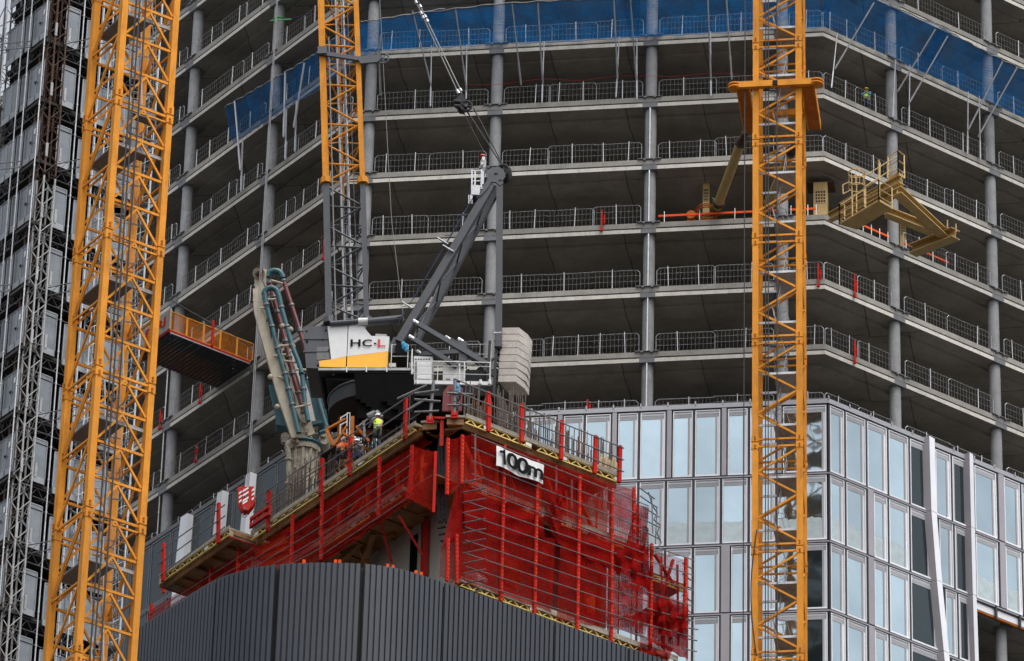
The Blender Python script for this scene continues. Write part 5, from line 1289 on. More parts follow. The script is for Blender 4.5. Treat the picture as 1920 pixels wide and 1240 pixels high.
# ================================================================== SCAFFOLDED BUILDING AT THE LEFT
YS = 222.0
dSL = dirv(math.radians(126.5)); dSR = dirv(math.radians(36.5)); nSL = V3((-dSL.y, dSL.x, 0)); nSL = nSL if nSL.y < 0 else -nSL; nSR = V3((dSR.y, -dSR.x, 0))
s0 = atY(90, 60, YS); S0 = pl(s0)
pitch = (atY(90, 60, YS).z - atY(81, 172, YS).z)
blk = empty('scaffolded_building', 'dark building wrapped in scaffold at the far left of the photo', 'building', (S0.x, S0.y, 100))
ze = atY(90, 66, YS).z     # bottom edge height of the first panel row at the corner
mb = MB(); a0 = S0 + dSL * 3.9 - (nSL + nSR) * .9; a1 = S0 - (nSL + nSR) * 1.6; a2 = S0 + dSR * 6.3 - nSR * 1.0
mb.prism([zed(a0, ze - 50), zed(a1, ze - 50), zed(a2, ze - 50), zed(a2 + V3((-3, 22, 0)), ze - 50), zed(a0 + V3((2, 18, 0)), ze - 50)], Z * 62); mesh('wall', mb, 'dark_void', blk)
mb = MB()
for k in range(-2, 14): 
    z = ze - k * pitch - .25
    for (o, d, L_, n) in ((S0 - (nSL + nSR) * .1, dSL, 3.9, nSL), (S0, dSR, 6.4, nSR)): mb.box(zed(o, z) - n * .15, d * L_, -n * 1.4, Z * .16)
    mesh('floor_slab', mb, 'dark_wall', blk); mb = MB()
scf = empty('scaffold', 'silver scaffold with grey screen panels on the dark building behind the left crane', 'scaffold', (S0.x, S0.y, 100))
rs = random.Random(21)
PH = pitch * .60
npan = 0
def panel(o, d, n, u0, u1, zb, zt, handle=False, notch=False):
    mb = MB(); a = zed(o + d * u0, zb)
    mb.mi = 0; mb.box(a - n * .03, d * (u1 - u0), n * .03, Z * (zt - zb)); mb.mi = 1
    w = u1 - u0; h = zt - zb; t = .05
    for (x, y, ww_, hh) in ((0, 0, t, h), (w - t, 0, t, h), (0, h - t, w, t), (0, 0, w, .32)): mb.box(a + d * x + Z * y + n * .002, d * ww_, n * .02, Z * hh)
    if handle: mb.mi = 2; mb.box(a + d * (w * .88) + Z * h * .5 + n * .03, d * .16, n * .05, Z * .05); mb.box(a + d * (w * .95) + Z * (h * .46) + n * .03, d * .05, n * .04, Z * .16)
    return mesh('screen_panel', mb, ['screen_panel', 'screen_frame', 'steel_black', 'white_paint'], scf), a
rows_ = range(-1, 12)
for k in rows_:
    zb = ze - k * pitch; 
    us = [0.05, .62, 1.15, 1.28, 1.72, 1.85, 2.45, 3.05] if True else []
    us = [(.06, .72), (.74, 1.36), (1.52, 2.06), (2.22, 2.94), (2.96, 3.75)]
    for i, (u0, u1) in enumerate(us):
        if k == -1 and i < 3: pass
        panel(S0, dSL, nSL, u0, u1, zb, zb + PH, handle=(i in (0, 4)), notch=False)
    mb = MB(); a = zed(S0 + dSL * .35 + nSL * .03, zb + PH * .68); mb.box(a, dSL * .14, nSL * .01, Z * .3); 
    mesh('notice', mb, 'white_paint', scf)
    us = [(.95, 1.75), (2.15, 2.75), (3.0, 3.8), (4.3, 5.0), (5.1, 5.8)]
    for i, (u0, u1) in enumerate(us):
        panel(S0, dSR, nSR, u0, u1, zb - .15 - (.25 if i > 0 else 0), zb + PH * (1.05 if i == 0 else .95) - (.15 if i else 0))
    # lattice girder below each row
    mb = MB()
    for (o, d, L_, n, z) in ((S0, dSL, 3.9, nSL, zb - .12), (S0 + dSR * .8, dSR, 5.6, nSR, zb - .3)):
        a = zed(o + n * -.2, z); b = a + d * L_; hgt = .5
        mb.tube(a, b, .03, 5); mb.tube(a - Z * hgt, b - Z * hgt, .03, 5); s_ = 0; u = 0
        while s_ + .35 < L_: mb.tube(a + d * s_ - Z * (hgt if u else 0), a + d * (s_ + .35) - Z * (0 if u else hgt), .018, 4, cap=False); s_ += .35; u = 1 - u
        for j in range(int(L_ * 2.2)):
            p_ = a + d * rs.uniform(0, L_) - n * rs.uniform(.2, .9) - Z * rs.uniform(.1, .9); mb.tube(p_, p_ + V3((rs.uniform(-.5, .5), rs.uniform(-.3, .3), rs.uniform(-.4, .4))), .018, 4, cap=False)
        mb.tube(a + n * .22 + Z * (PH + .14), b + n * .22 + Z * (PH + .14), .022, 5)
    mesh('lattice_girder', mb, 'tube_dark', scf)
ztop, zbot = ze + 1.3 * pitch, ze - 12 * pitch
def pole(p, r=.032, m='galv', name='pole'):
    mb = MB(); mb.tube(zed(p, zbot), zed(p, ztop), r, 8)
    z = zbot + rs.random() * 2
    while z < ztop: mb.tube(zed(p, z), zed(p, z + .1), r * 1.5, 8); z += pitch * .5
    return mesh(name, mb, m, scf)
for u in (.0, 1.44, 2.14, 3.8): pole(S0 + dSL * u + nSL * .16)
for u in (1.85, 2.9, 4.15, 6.3): pole(S0 + dSR * u + nSR * .16, .035)
pole(S0 + dSR * 2.75 + nSR * .5, .045)
# lattice hoist column at the corner, and a lighter one beside it
def lattice(p, w, d1, d2, m, name='lattice_column', r=.03, st=.75, zlo=None, zhi=None):
    mb = MB(); cs4 = [p + d1 * a + d2 * b for a, b in ((0, 0), (w, 0), (w, w), (0, w))]; zlo = zlo or zbot; zhi = zhi or ztop
    for c in cs4: mb.tube(zed(c, zlo), zed(c, zhi), r, 6)
    z = zlo; k = 0
    while z < zhi - st:
        for i in range(4):
            a, b = cs4[i], cs4[(i + 1) % 4]
            if (k + i) % 2: a, b = b, a
            mb.tube(zed(a, z), zed(b, z + st), r * .5, 4, cap=False)
            if k % 2 == 0: mb.tube(zed(a, z), zed(b, z), r * .55, 4, cap=False)
        z += st; k += 1
    return mesh(name, mb, m, scf)
lattice(S0 + dSR * .22 + nSR * .35, .62, dSR, -nSR, 'rust', r=.045, zlo=ze - 2.3 * pitch, zhi=ztop)
lattice(S0 + dSR * .22 + nSR * .35, .62, dSR, -nSR, 'galv_dull', r=.05, zhi=ze - 2.35 * pitch, zlo=zbot)
lattice(S0 + dSR * .25 - nSR * .5, .5, dSR, -nSR, 'rust', r=.05)
lattice(S0 + dSR * 3.45 + nSR * .25, .55, dSR, -nSR, 'galv', r=.035, st=.5)
lattice(S0 + dSR * 5.6 + nSR * .25, .6, dSR, -nSR, 'galv', r=.035, st=.5)
# tower lattice beyond the left end, against the sky
lattice(S0 + dSL * 4.1 + nSL * .1, .9, dSL, -nSL, 'tube_dark', r=.05, st=.9)
lattice(S0 + dSL * 5.6 + nSL * .1, .9, dSL, -nSL, 'galv_dull', r=.05, st=.9)
# anchor collars and outrigger brackets
for k in range(-1, 12):
    z = ze - k * pitch + .2
    mb = MB(); 
    for o in (.16, .92): mb = MB(); mb.box(zed(S0 + dSR * o + nSR * .36, z - .35), dSR * .12, nSR * .06, Z * .75); mesh('anchor_plate', mb, 'galv_dull', scf)
    if k % 2 == 0:
        mb = MB(); z -= .9
        a = zed(S0 + dSR * .95 + nSR * .3, z); b = a + dSR * 1.0 + nSR * 1.8
        for o in (V3((0, 0, 0)), Z * .45): mb.tube(a + o, b + o, .028, 5)
        for j in range(4): mb.tube(a + (b - a) * j / 4, a + (b - a) * (j + 1) / 4 + Z * .45, .018, 4)
        a = zed(S0 + dSL * 1.0 + nSL * .3, z + .4); b = a + dSL * 1.2 + nSL * 1.0
        for o in (V3((0, 0, 0)), Z * .35): mb.tube(a + o, b + o, .028, 5)
        for j in range(4): mb.tube(a + (b - a) * j / 4, a + (b - a) * (j + 1) / 4 + Z * .35, .018, 4)
        mesh('outrigger', mb, 'tube_dark', scf)
# ================================================================== BLUE CATCH NETS
def netthing(name, label, face, tops, bots, offs, m='net_blue', nu=24):
    """tops/bots: image polylines sampled at the same count"""
    P0_, n_ = face
    t = None
    def PT(lst, u):
        f = u * (len(lst) - 1); i = min(int(f), len(lst) - 2); f -= i; return lst[i][0] * (1 - f) + lst[i + 1][0] * f, lst[i][1] * (1 - f) + lst[i + 1][1] * f
    ph = sum(map(ord, label)) % 7
    def f(u, v):
        tx, ty = PT(tops, u); bx, by = PT(bots, u)
        a = onp(tx, ty, P0_ + n_ * offs[0], n_); b = onp(bx, by, P0_ + n_ * offs[1], n_); p = b + (a - b) * v
        s_ = .10 * math.sin(u * 20 + ph) * math.sin(math.pi * v) + .05 * math.sin(u * 47 + v * 6 + ph)
        return p + n_ * s_ - Z * (.22 * math.sin(math.pi * v))
    A = f(0, 1); t = empty(name, label, 'safety net', A)
    mb = MB(); mb.grid(f, nu, 8); mesh('netting', mb, m, t, smooth=True)
    mb = MB(); mb.path([f(i / nu, 1) + Z * .03 for i in range(nu + 1)], .03, 5); mesh('edge_rope', mb, 'galv_dull', t); mb = MB(); mb.path([f(i / nu, 0) for i in range(nu + 1)], .014, 4); mesh('edge_rope', mb, 'galv_dull', t)
    return t
FM, FR, FL = (K0, nM), (K1, nR), (K0, nL)
nt1 = netthing('safety_net', 'blue catch net from the orange boom rightwards below the first sagging seam', FM, [(676, 42), (706, 38), (834, 17)], [(668, 112), (706, 96), (824, 90)], (2.6, .1))
nt2 = netthing('safety_net', 'long blue catch net hanging across the middle of the tower above the pulley block', FM, [(800, 24), (935, 8), (1060, 1), (1200, -4)], [(822, 90), (935, 84), (1060, 79), (1200, 70)], (2.6, .1), nu=40)
nt3 = netthing('safety_net', 'blue catch net behind the top of the right crane mast, ending at the building corner', FM, [(1170, -4), (1290, -8), (1400, -10), (1560, -14)], [(1180, 71), (1290, 66), (1400, 60), (1546, 52)], (2.6, .1), nu=40)
nt4 = netthing('safety_net', 'blue catch net on the right face between the corner and the first free column', FR, [(1545, -60), (1610, -28), (1672, 12), (1787, 60)], [(1547, 50), (1610, 80), (1672, 107), (1735, 142)], (2.4, .1), nu=30)
nt5 = netthing('safety_net', 'blue catch net furthest right, running out of the frame', FR, [(1760, 50), (1860, 104), (1960, 150)], [(1712, 126), (1810, 172), (1935, 228)], (2.4, .1), nu=30)
nt6 = netthing('safety_net', 'short blue net on the left face ending in a ragged white-edged side', FL, [(421, 202), (490, 162), (560, 122)], [(437, 268), (500, 228), (562, 188)], (.9, .1), nu=24)
nt7 = netthing('safety_net', 'blue net on the left face passing behind the orange boom', FL, [(556, 124), (600, 96), (655, 50)], [(548, 196), (600, 168), (668, 112)], (.9, .1), nu=24)
def npole(P_, n, x0, y0, x1, y1, o0, o1, par, r=.04):
    mb = MB(); a = onp(x0, y0, P_ + n * o0, n); b = onp(x1, y1, P_ + n * o1, n); mb.tube(a, b, r, 6); mb.tube(b + (a - b) * .02 - Z * .0, b + (a - b) * .3, r * 1.3, 6)
    return mesh('net_pole', mb, 'galv', par)
for par, lst in ((nt1, [(709, 60, 714, 180), (773, 20, 808, 160)]), (nt2, [(854, 18, 875, 170), (960, 6, 977, 160), (1008, 2, 1018, 158)]), (nt3, [(1151, 0, 1158, 150), (1182, 0, 1193, 150), (1327, -5, 1333, 150), (1362, 0, 1372, 150)])):
    for (x0, y0, x1, y1) in lst:
        npole(K0, nM, x0, y0, x1, y1, 2.6, .25, par)
for par, lst in ((nt2, [(1020, 79, 1016, 193), (875, 84, 874, 186), (809, 86, 807, 200)]), (nt3, [(1161, 70, 1155, 183), (1194, 72, 1194, 186), (1332, 60, 1333, 180)])):
    for (x0, y0, x1, y1) in lst: npole(K0, nM, x0, y0, x1, y1, .25, .2, par, .035)
for par, lst in ((nt4, [(1639, 5, 1565, 130), (1754, 55, 1683, 172), (1777, 68, 1704, 195)]), (nt5, [(1880, 115, 1815, 245), (1907, 127, 1834, 257)])):
    for (x0, y0, x1, y1) in lst: npole(K1, nR, x0, y0, x1, y1, 2.4, .25, par)
for par, lst in ((nt4, [(1570, 62, 1559, 165), (1679, 112, 1674, 220), (1706, 122, 1704, 237)]), (nt5, [(1815, 172, 1814, 290), (1836, 180, 1838, 300)])):
    for (x0, y0, x1, y1) in lst: npole(K1, nR, x0, y0, x1, y1, .25, .2, par, .035)
for par, lst in ((nt6, [(440, 190, 451, 320), (535, 134, 532, 258)]), (nt7, [(571, 118, 551, 240)])):
    for (x0, y0, x1, y1) in lst: npole(K0, nL, x0, y0, x1, y1, .9, .4, par, .055)
for par, lst in ((nt6, [(455, 262, 452, 360), (537, 205, 535, 300)]), (nt7, [(556, 190, 553, 285)])):
    for (x0, y0, x1, y1) in lst: npole(K0, nL, x0, y0, x1, y1, .3, .2, par, .05)
# red warning cord hung between the poles
mb = MB(); cc_ = [(875, 160), (930, 159), (977, 153), (1018, 148), (1090, 152), (1158, 142), (1193, 142), (1260, 144), (1333, 138), (1372, 138), (1405, 146)]
mb.path([onp(x, y, K0 + nM * .3, nM) for x, y in cc_], .012, 4); tag(mesh('warning_cord', mb, 'red_paint', loc=onp(1018, 148, K0 + nM * .3, nM)), 'thin red cord strung between the net poles one floor below the blue net', 'cord')
# green strap on left column
mb = MB(); c = onp(517, 43, cB - nL * 0, nL); mb.ring(zed(cB, c.z), Z, .32, .05, 18, 5); e = onp(547, 36, K0 + nL * .5, nL); mb.bar(c + nL * .32, e, .1, .05)
mb.mi = 1; mb.tube(e, onp(583, 25, K0, nL), .03, 5)
tag(mesh('strap', mb, ['green', 'navy'], loc=c), 'green strap tied round a column near the top left', 'strap')
# ================================================================== LOADING PLATFORM
zP = zk(4) + .62
def onz(px, py): return pl(atz(px, py, zP))
pA_ = onz(474, 683); e_out = nL; e_al = dL
q0 = pl(pA_); wP, lP = 2.35, 5.35
lp = empty('loading_platform', 'cantilevered loading platform with orange mesh sides and red edge beams beside the left crane', 'platform', zed(q0, zP))
mb = MB(); n_ = 22
for i in range(n_):   # corrugated deck seen from below
    a = q0 + e_al * (wP * 1.05) * 0
    o = lP * i / n_; w_ = lP / n_
    mb.box(zed(q0 + e_out * o, zP - .16), e_al * 3.1, e_out * (w_ * .55), Z * .05); mb.box(zed(q0 + e_out * (o + w_ * .55), zP - .10), e_al * 3.1, e_out * (w_ * .45), Z * .05)
mesh('deck', mb, 'deck_dark', lp)
mb = MB()
for o in (-.03, 3.08): mb.box(zed(q0 + e_al * o - e_out * .3, zP - .05), e_al * .08, e_out * (lP + .3), Z * .16); mb.box(zed(q0 + e_al * (o - .02) - e_out * .3, zP - .08), e_al * .12, e_out * (lP + .3), Z * .03)
mb.box(zed(q0 + e_out * lP, zP - .05), e_al * 3.1, e_out * .08, Z * .16)
mesh('edge_beam', mb, 'red_paint', lp)
mb = MB(); mb.box(zed(q0 - e_al * .07 - e_out * .3, zP - .14), -e_al * .02, e_out * (lP + .3), Z * .06); mesh('lower_edge', mb, 'galv', lp)
for o in (0, 3.1):
    for i in range(5):
        mb = MB(); a = zed(q0 + e_al * o + e_out * (i * lP / 5), zP + .12); w_ = lP / 5
        for f in (0, 1): mb.bar(a + e_out * (w_ * f + (.03 if f == 0 else -.03)), a + e_out * (w_ * f + (.03 if f == 0 else -.03)) + Z * 1.1, .05)
        for z_ in (0, 1.1): mb.bar(a + Z * z_, a + Z * z_ + e_out * w_, .05)
        mb.mi = 1; mb.poly([a, a + e_out * w_, a + e_out * w_ + Z * 1.1, a + Z * 1.1]); mesh('side_guard', mb, ['orange', 'net_orange'], lp)
mb = MB(); a = zed(q0 + e_out * (lP * .5) - e_al * .05, zP + .1); mb.tube(a, a + Z * 1.55, .07, 8); mesh('post', mb, 'red_bright', lp)
a = zed(q0 + e_out * (lP + .04), zP + .1)
mb = MB(); mb.box(a - e_al * .1, e_al * 3.2, e_out * .05, Z * 1.25); mesh('end_board', mb, 'plank', lp)
mb = MB(); oo = a + e_out * .07; puttext(mb, 'PERI', lambda u, v: oo + e_al * (2.2 - u * 1.9) + Z * (.35 + v * .55), .03); mesh('lettering', mb, 'red_bright', lp)
for o in (0.0, 3.1):
    mb = MB(); mb.tube(zed(q0 + e_al * o + e_out * lP, zP + 1.9), zed(q0 + e_al * o + e_out * -.1, zP + 1.0), .03, 5); mesh('stay_wire', mb, 'cable_light', lp)
# ================================================================== STEEL POSTS AND ACCESS PLATFORM IN KHAKI
def kpost(x0, y0, x1, y1, P_, n, off, w, lab, kind=True):
    a, b = onp(x0, y0, P_ + n * off, n), onp(x1, y1, P_ + n * off, n); b = V3((a.x, a.y, b.z)); t = V3((-n.y, n.x, 0))
    e = empty('anchor_post', lab, 'steel post', b)
    mb = MB(); mb.box(b - t * w / 2, t * w, -n * w, Z * (a.z - b.z)); 
    mesh('shaft', mb, 'khaki', e)
    mb = MB(); mb.box(a - t * w * 1.0, t * w * 2.0, -n * w * 1.5, Z * .06); mesh('cap_plate', mb, 'rust', e)
    mb = MB(); m_ = b + (a - b) * .35
    mb.box(m_ - t * w * .38 + n * .002, t * w * .76, n * .006, Z * .8); mb.mi = 1
    for i in range(5): mb.box(m_ + t * w * (-.40 + i * .19) + n * .006, t * w * .05, n * .012, Z * .8)
    for j in range(5): mb.box(m_ - t * w * .4 + n * .007 + Z * j * .19, t * w * .8, n * .009, Z * .05)
    mesh('bolt_plate', mb, ['steel_black', 'khaki'], e)
kpost(1324, 334, 1324, 402, K0, nM, -1.4, .34, 'narrow khaki steel post beside the foot of the tie strut')
kpost(1538, 342, 1538, 403, K0, nM, -1.2, .72, 'thick khaki steel post with bolt holes right of the orange mast at the building corner')
kpost(1693, 408, 1693, 462, K1, nR, -1.4, .42, 'khaki steel post partly hidden behind the column under the khaki walkway')
mb = MB(); w1 = onp(1296, 404, K0 - nM * .5, nM); mb.disc(w1, nM, .25, .2, 16); mb.box(w1 - Z * .5 - V3((.2, 0, 0)), V3((.4, 0, 0)), V3((0, .2, 0)), Z * .4)
for i in range(3): mb.ring(onp(1325, 402, K0 - nM * .4, nM) + V3((0, 0, .1 * i)), V3((.1, .2, 1)), .55, .035, 20, 5)
tag(mesh('winch', mb, 'orange_worn', loc=w1), 'orange winch with coiled hose on the floor behind the orange edge board', 'winch')
# access platform: built on a plane along the beam direction, in front of the right face
zA = zk(5) + .62
YA = 237.0
def Q(px, py, dep=0.): return atY(px, py, YA + dep)
ap = empty('access_platform', 'khaki steel walkway with railings and caged ladder projecting from the right face', 'access platform', Q(1620, 415))
kp = lambda nm, mb, m='khaki': mesh(nm, mb, m, ap)
mb = MB()
def ibeam(mb, a, b, w, h):
    mb.bar(a + Z * h / 2, b + Z * h / 2, w, .05); mb.bar(a - Z * h / 2, b - Z * h / 2, w, .05); mb.bar(a, b, .04, h)
for k_, (x0, y0, x1, y1, dep0, dep1, w_, h_) in enumerate(((1556, 408, 1690, 337, 3.4, -.6, .32, .42), (1682, 358, 1772, 442, -.6, 2, .55, .35), (1660, 397, 1748, 432, 1.5, 1.8, .5, .4), (1711, 470, 1792, 438, 3.8, 1.5, .6, .5), (1588, 412, 1690, 352, 3.5, 0, .4, .5))):
    mb = MB(); ibeam(mb, Q(x0, y0, dep0), Q(x1, y1, dep1), w_, h_); kp('beam', mb)
mb = MB()
for (x, y) in ((1776, 433), (1792, 440)): mb.box(Q(x, y - 5, 1.5), V3((.05, 0, 0)), V3((0, .5, 0)), Z * .5)
kp('stiffener', mb)
mb = MB(); fl_ = [(1574, 421), (1648, 377), (1673, 392), (1607, 431)]; zf = Q(1574, 421).z
mb.prism([atz(x, y, zf) for x, y in fl_], Z * .12); fl2 = [(1666, 338), (1684, 326), (1696, 335), (1678, 347)]; zf2 = Q(1668, 334).z
kp('walkway', mb)
mb = MB(); mb.prism([atz(x, y, zf2) for x, y in fl2], Z * .14); kp('walkway', mb)
def railing(pts, zf_, h=1.15, nm='railing'):
    mb = MB(); P_ = [zed(p, zf_ + .1) for p in pts]
    for f in (.15, .55, 1.0): mb.path([p + Z * h * f for p in P_], .028, 5)
    for a, b in zip(P_, P_[1:]):
        n_ = max(1, round((b - a).length / 1.0))
        for i in range(n_ + 1): c = a + (b - a) * i / n_; mb.bar(c - Z * .1, c + Z * h, .06)
    kp(nm, mb, 'khaki_light')
c_ = [pl(atz(x, y, zf)) for x, y in fl_]; railing([c_[0], c_[1], c_[2]], zf); railing([c_[0], c_[0] + (c_[3] - c_[0]) * .3], zf)
d_ = [pl(atz(x, y, zf2)) for x, y in fl2]; railing([d_[0], d_[1], d_[2]], zf2, 1.3)
mb = MB()
for (x0, y0, x1, y1) in ((1622, 330, 1684, 292), (1622, 350, 1680, 313), (1650, 305, 1649, 370), (1665, 296, 1664, 334), (1576, 384, 1622, 355), (1648, 300, 1648, 372), (1597, 330, 1598, 405), (1606, 328, 1606, 400), (1620, 352, 1621, 388)): mb.tube(Q(x0, y0, .0), Q(x1, y1, .0), .03, 5)
kp('railing', mb, 'khaki_light')
mb = MB(); c = Q(1606, 325, .2)
for dz in (0, -.42, -.85):
    mb.ring(c + Z * dz, Z, .42, .03, 16, 5)
for k in range(7): a_ = k * math.pi / 6 - math.pi * .1; v_ = V3((math.cos(a_) * .42, -math.sin(a_) * .42, 0)); mb.bar(c + v_ - Z * .9, c + v_, .05, .02)
mb.path([Q(1591, 342), Q(1580, 347), Q(1581, 364), Q(1594, 357)], .03, 5)
kp('ladder_cage', mb, 'khaki_light')
# ================================================================== RED PROPS CLAMPED TO THE SLAB EDGES
def redprop(px, py, n, P_, tall, lab, grp=None):
    p = onp(px, py, P_ + n * .12, n); t = empty('edge_clamp_post', lab, 'guard post', p, grp)
    s_ = V3((-n.y, n.x, 0)) * .14
    mb = MB(); mb.bar(p - Z * .15, p + Z * tall, .09, .07); mb.cbox(p - Z * .1, s_, n * .12, Z * .16); mesh('shaft', mb, 'red_bright', t)
    mb = MB(); mb.bar(p + s_ * 1.0 + Z * .25, p + s_ * 1.0 + Z * tall * .7, .07); mb.bar(p + Z * tall * .5, p + s_ * 1.0 + Z * tall * .5, .06); mesh('handle', mb, 'red_bright', t)
G = 'red clamp posts standing at the slab edges'
for (x, y, n, P_, h, lab) in ((1128, 428, nM, K0, 1.1, 'red post in the middle bay of the tower, directly right of the grey crane frame'), (1534, 532, nM, K0, 1.2, 'red post at the bend of the facade right of the orange mast'),
        (1603, 552, nR, K1, 1.2, 'upper of two red posts on the right face above the glass'), (1603, 676, nR, K1, 1.2, 'lower of two red posts on the right face above the glass'), (1101, 778, nM, K0, .9, 'red post just above the left end of the glass facade'),
        (606, 482, nL, K0, 1.1, 'red post beside the lower part of the lattice boom'), (374, 752, nL, K0, 1.0, 'red post under the loading platform'), (299, 800, nL, K0, 1.0, 'red post right beside the left crane under the loading platform'), (366, 862, nL, K0, .9, 'red post above the striped hook block to the left')):
    redprop(x, y, n, P_, h, lab, G)
# ================================================================== PEOPLE
def person(loc, face, lab, pose, top, vest, legs, helmet, skin='skin', s=1.0):
    """loc: feet; face: heading angle (deg, 0 = +x). joint-by-joint skeleton grown into one body"""
    t = empty('person', lab, 'person', loc); R_ = Matrix.Rotation(math.radians(face), 3, 'Z')
    def W(p): return V3(loc) + (R_ @ V3(p)) * s      # local: x forward, y left, z up
    J = dict(pelvis=(0, 0, .95), waist=(0, 0, 1.08), chest=(.01, 0, 1.32), neck=(.02, 0, 1.47), head=(.04, 0, 1.58), top=(.04, 0, 1.70),
             shl=(0, .19, 1.42), shr=(0, -.19, 1.42), ell=(.02, .26, 1.14), elr=(.02, -.26, 1.14), wrl=(.14, .25, .92), wrr=(.14, -.25, .92),
             hl=(0, .10, .9), hr=(0, -.10, .9), knl=(.03, .11, .5), knr=(.03, -.11, .5), anl=(-.02, .12, .09), anr=(-.02, -.12, .09), tol=(.17, .13, .04), tor=(.17, -.13, .04))
    J.update(pose)
    order = ['pelvis', 'waist', 'chest', 'neck', 'head', 'top', 'shl', 'shr', 'ell', 'elr', 'wrl', 'wrr', 'hl', 'hr', 'knl', 'knr', 'anl', 'anr', 'tol', 'tor']
    rad = dict(pelvis=.14, waist=.13, chest=.155, neck=.06, head=.085, top=.07, shl=.075, shr=.075, ell=.048, elr=.048, wrl=.03, wrr=.03, hl=.10, hr=.10, knl=.065, knr=.065, anl=.045, anr=.045, tol=.04, tor=.04)
    edges = [('pelvis', 'waist'), ('waist', 'chest'), ('chest', 'neck'), ('neck', 'head'), ('head', 'top'), ('chest', 'shl'), ('chest', 'shr'), ('shl', 'ell'), ('shr', 'elr'), ('ell', 'wrl'), ('elr', 'wrr'), ('pelvis', 'hl'), ('pelvis', 'hr'), ('hl', 'knl'), ('hr', 'knr'), ('knl', 'anl'), ('knr', 'anr'), ('anl', 'tol'), ('anr', 'tor')]
    vs = [V3(J[k]) for k in order]; rs_ = [rad[k] for k in order]; es = [(order.index(a), order.index(b)) for a, b in edges]
    for w_, e_, sg in (('wrl', 'ell', 1), ('wrr', 'elr', -1)):   # palm, four fingers and a thumb
        d = (V3(J[w_]) - V3(J[e_])).normalized(); sd = d.cross(Z); sd = sd.normalized() if sd.length > .1 else V3((0, 1, 0)); cu = sd.cross(d)
        pi_ = len(vs); vs.append(V3(J[w_]) + d * .06); rs_.append(.032); es.append((order.index(w_), pi_))
        for f, ln in ((-1.5, .06), (-.5, .075), (.5, .07), (1.5, .055)):
            b_ = V3(J[w_]) + d * .085 + sd * f * .02; k_ = b_ + d * ln * .5 - cu * .008; e2_ = k_ + d * ln * .4 - cu * .02
            i_ = len(vs); vs += [b_, k_, e2_]; rs_ += [.011, .0095, .008]; es += [(pi_, i_), (i_, i_ + 1), (i_ + 1, i_ + 2)]
        i_ = len(vs); vs += [V3(J[w_]) + d * .04 + sd * sg * .04, V3(J[w_]) + d * .075 + sd * sg * .055]; rs_ += [.013, .009]; es += [(pi_, i_), (i_, i_ + 1)]
    me = bpy.data.meshes.new('body'); me.from_pydata([tuple(W(v) - V3(loc)) for v in vs], es, []); o = bpy.data.objects.new('body', me); COL.objects.link(o); o.parent = t
    sm = o.modifiers.new('Skin', 'SKIN'); o.modifiers.new('Sub', 'SUBSURF').levels = 1; o.modifiers['Sub'].render_levels = 1
    for i, r in enumerate(rs_): me.skin_vertices[0].data[i].radius = (r * s, r * s)
    me.skin_vertices[0].data[0].use_root = True; me.materials.append(MATS[skin])
    # garments: sleeves/shirt, vest, trousers, boots, helmet, face
    def limb(mb, a, b, ra, rb): mb.tube(W(J[a]), W(J[b]), ra * s, 10, rb * s); mb.sphere(W(J[b]), rb * s, 8, 5); mb.sphere(W(J[a]), ra * s, 8, 5)
    def torso(mb, sc_, z0=None):
        secs = [('pelvis', .17, .125), ('waist', .155, .115), ('chest', .20, .135)]; rings = []
        up = (V3(J['chest']) - V3(J['pelvis'])).normalized(); fw_ = V3((1, 0, 0)); fw_ = (fw_ - up * fw_.dot(up)).normalized(); lf = up.cross(fw_)
        P_ = [(V3(J['pelvis']) - up * .06, .165, .12), (V3(J['waist']), .155, .115), (V3(J['chest']), .195, .135), (V3(J['chest']) + up * .10, .165, .10), (V3(J['neck']) - up * .02, .075, .07)]
        n = 14; idx = []
        for c, a, b in P_: idx.append(mb.add([W(c + (lf * math.cos(2 * math.pi * k / n) * a + fw_ * math.sin(2 * math.pi * k / n) * b) * sc_) for k in range(n)]))
        for i in range(len(idx) - 1):
            for k in range(n): mb.face(idx[i] + k, idx[i] + (k + 1) % n, idx[i + 1] + (k + 1) % n, idx[i + 1] + k)
        return up, fw_, lf
    mb = MB(); torso(mb, 1.03)
    for a, b, ra, rb in (('shl', 'ell', .072, .056), ('shr', 'elr', .072, .056), ('ell', 'wrl', .055, .04), ('elr', 'wrr', .055, .04)): limb(mb, a, b, ra, rb)
    mesh('shirt', mb, top, t, smooth=True)
    if vest:
        mb = MB(); up, fw_, lf = torso(mb, 1.10); mesh('vest', mb, vest, t, smooth=True)
        mb = MB()
        for f in (.25, .48):
            c = V3(J['pelvis']) + (V3(J['chest']) - V3(J['pelvis'])) * f; pts = [W(c + (lf * math.cos(2 * math.pi * k / 16) * .178 + fw_ * math.sin(2 * math.pi * k / 16) * .135)) for k in range(17)]; mb.path(pts, .022 * s, 4)
        mesh('reflective_band', mb, 'galv', t)
    mb = MB()
    for a, b, ra, rb in (('hl', 'knl', .105, .078), ('hr', 'knr', .105, .078), ('knl', 'anl', .076, .062), ('knr', 'anr', .076, .062)): limb(mb, a, b, ra, rb)
    mb.sphere(W(J['pelvis']), .165 * s, 10, 6); mesh('trousers', mb, legs, t, smooth=True)
    mb = MB()
    for a, b in (('anl', 'tol'), ('anr', 'tor')): limb(mb, a, b, .06, .05)
    mesh('boots', mb, 'blackcloth', t, smooth=True)
    hd_ = V3(J['head']); tp = V3(J['top']); u_ = (tp - hd_).normalized()
    mb = MB(); n = 16; prof = [(.02, .125), (.06, .12), (.10, .09), (.125, .04)]; ids = []
    base = hd_ + u_ * .03; fx = V3((1, 0, 0)); fx = (fx - u_ * fx.dot(u_)).normalized(); ly = u_.cross(fx)
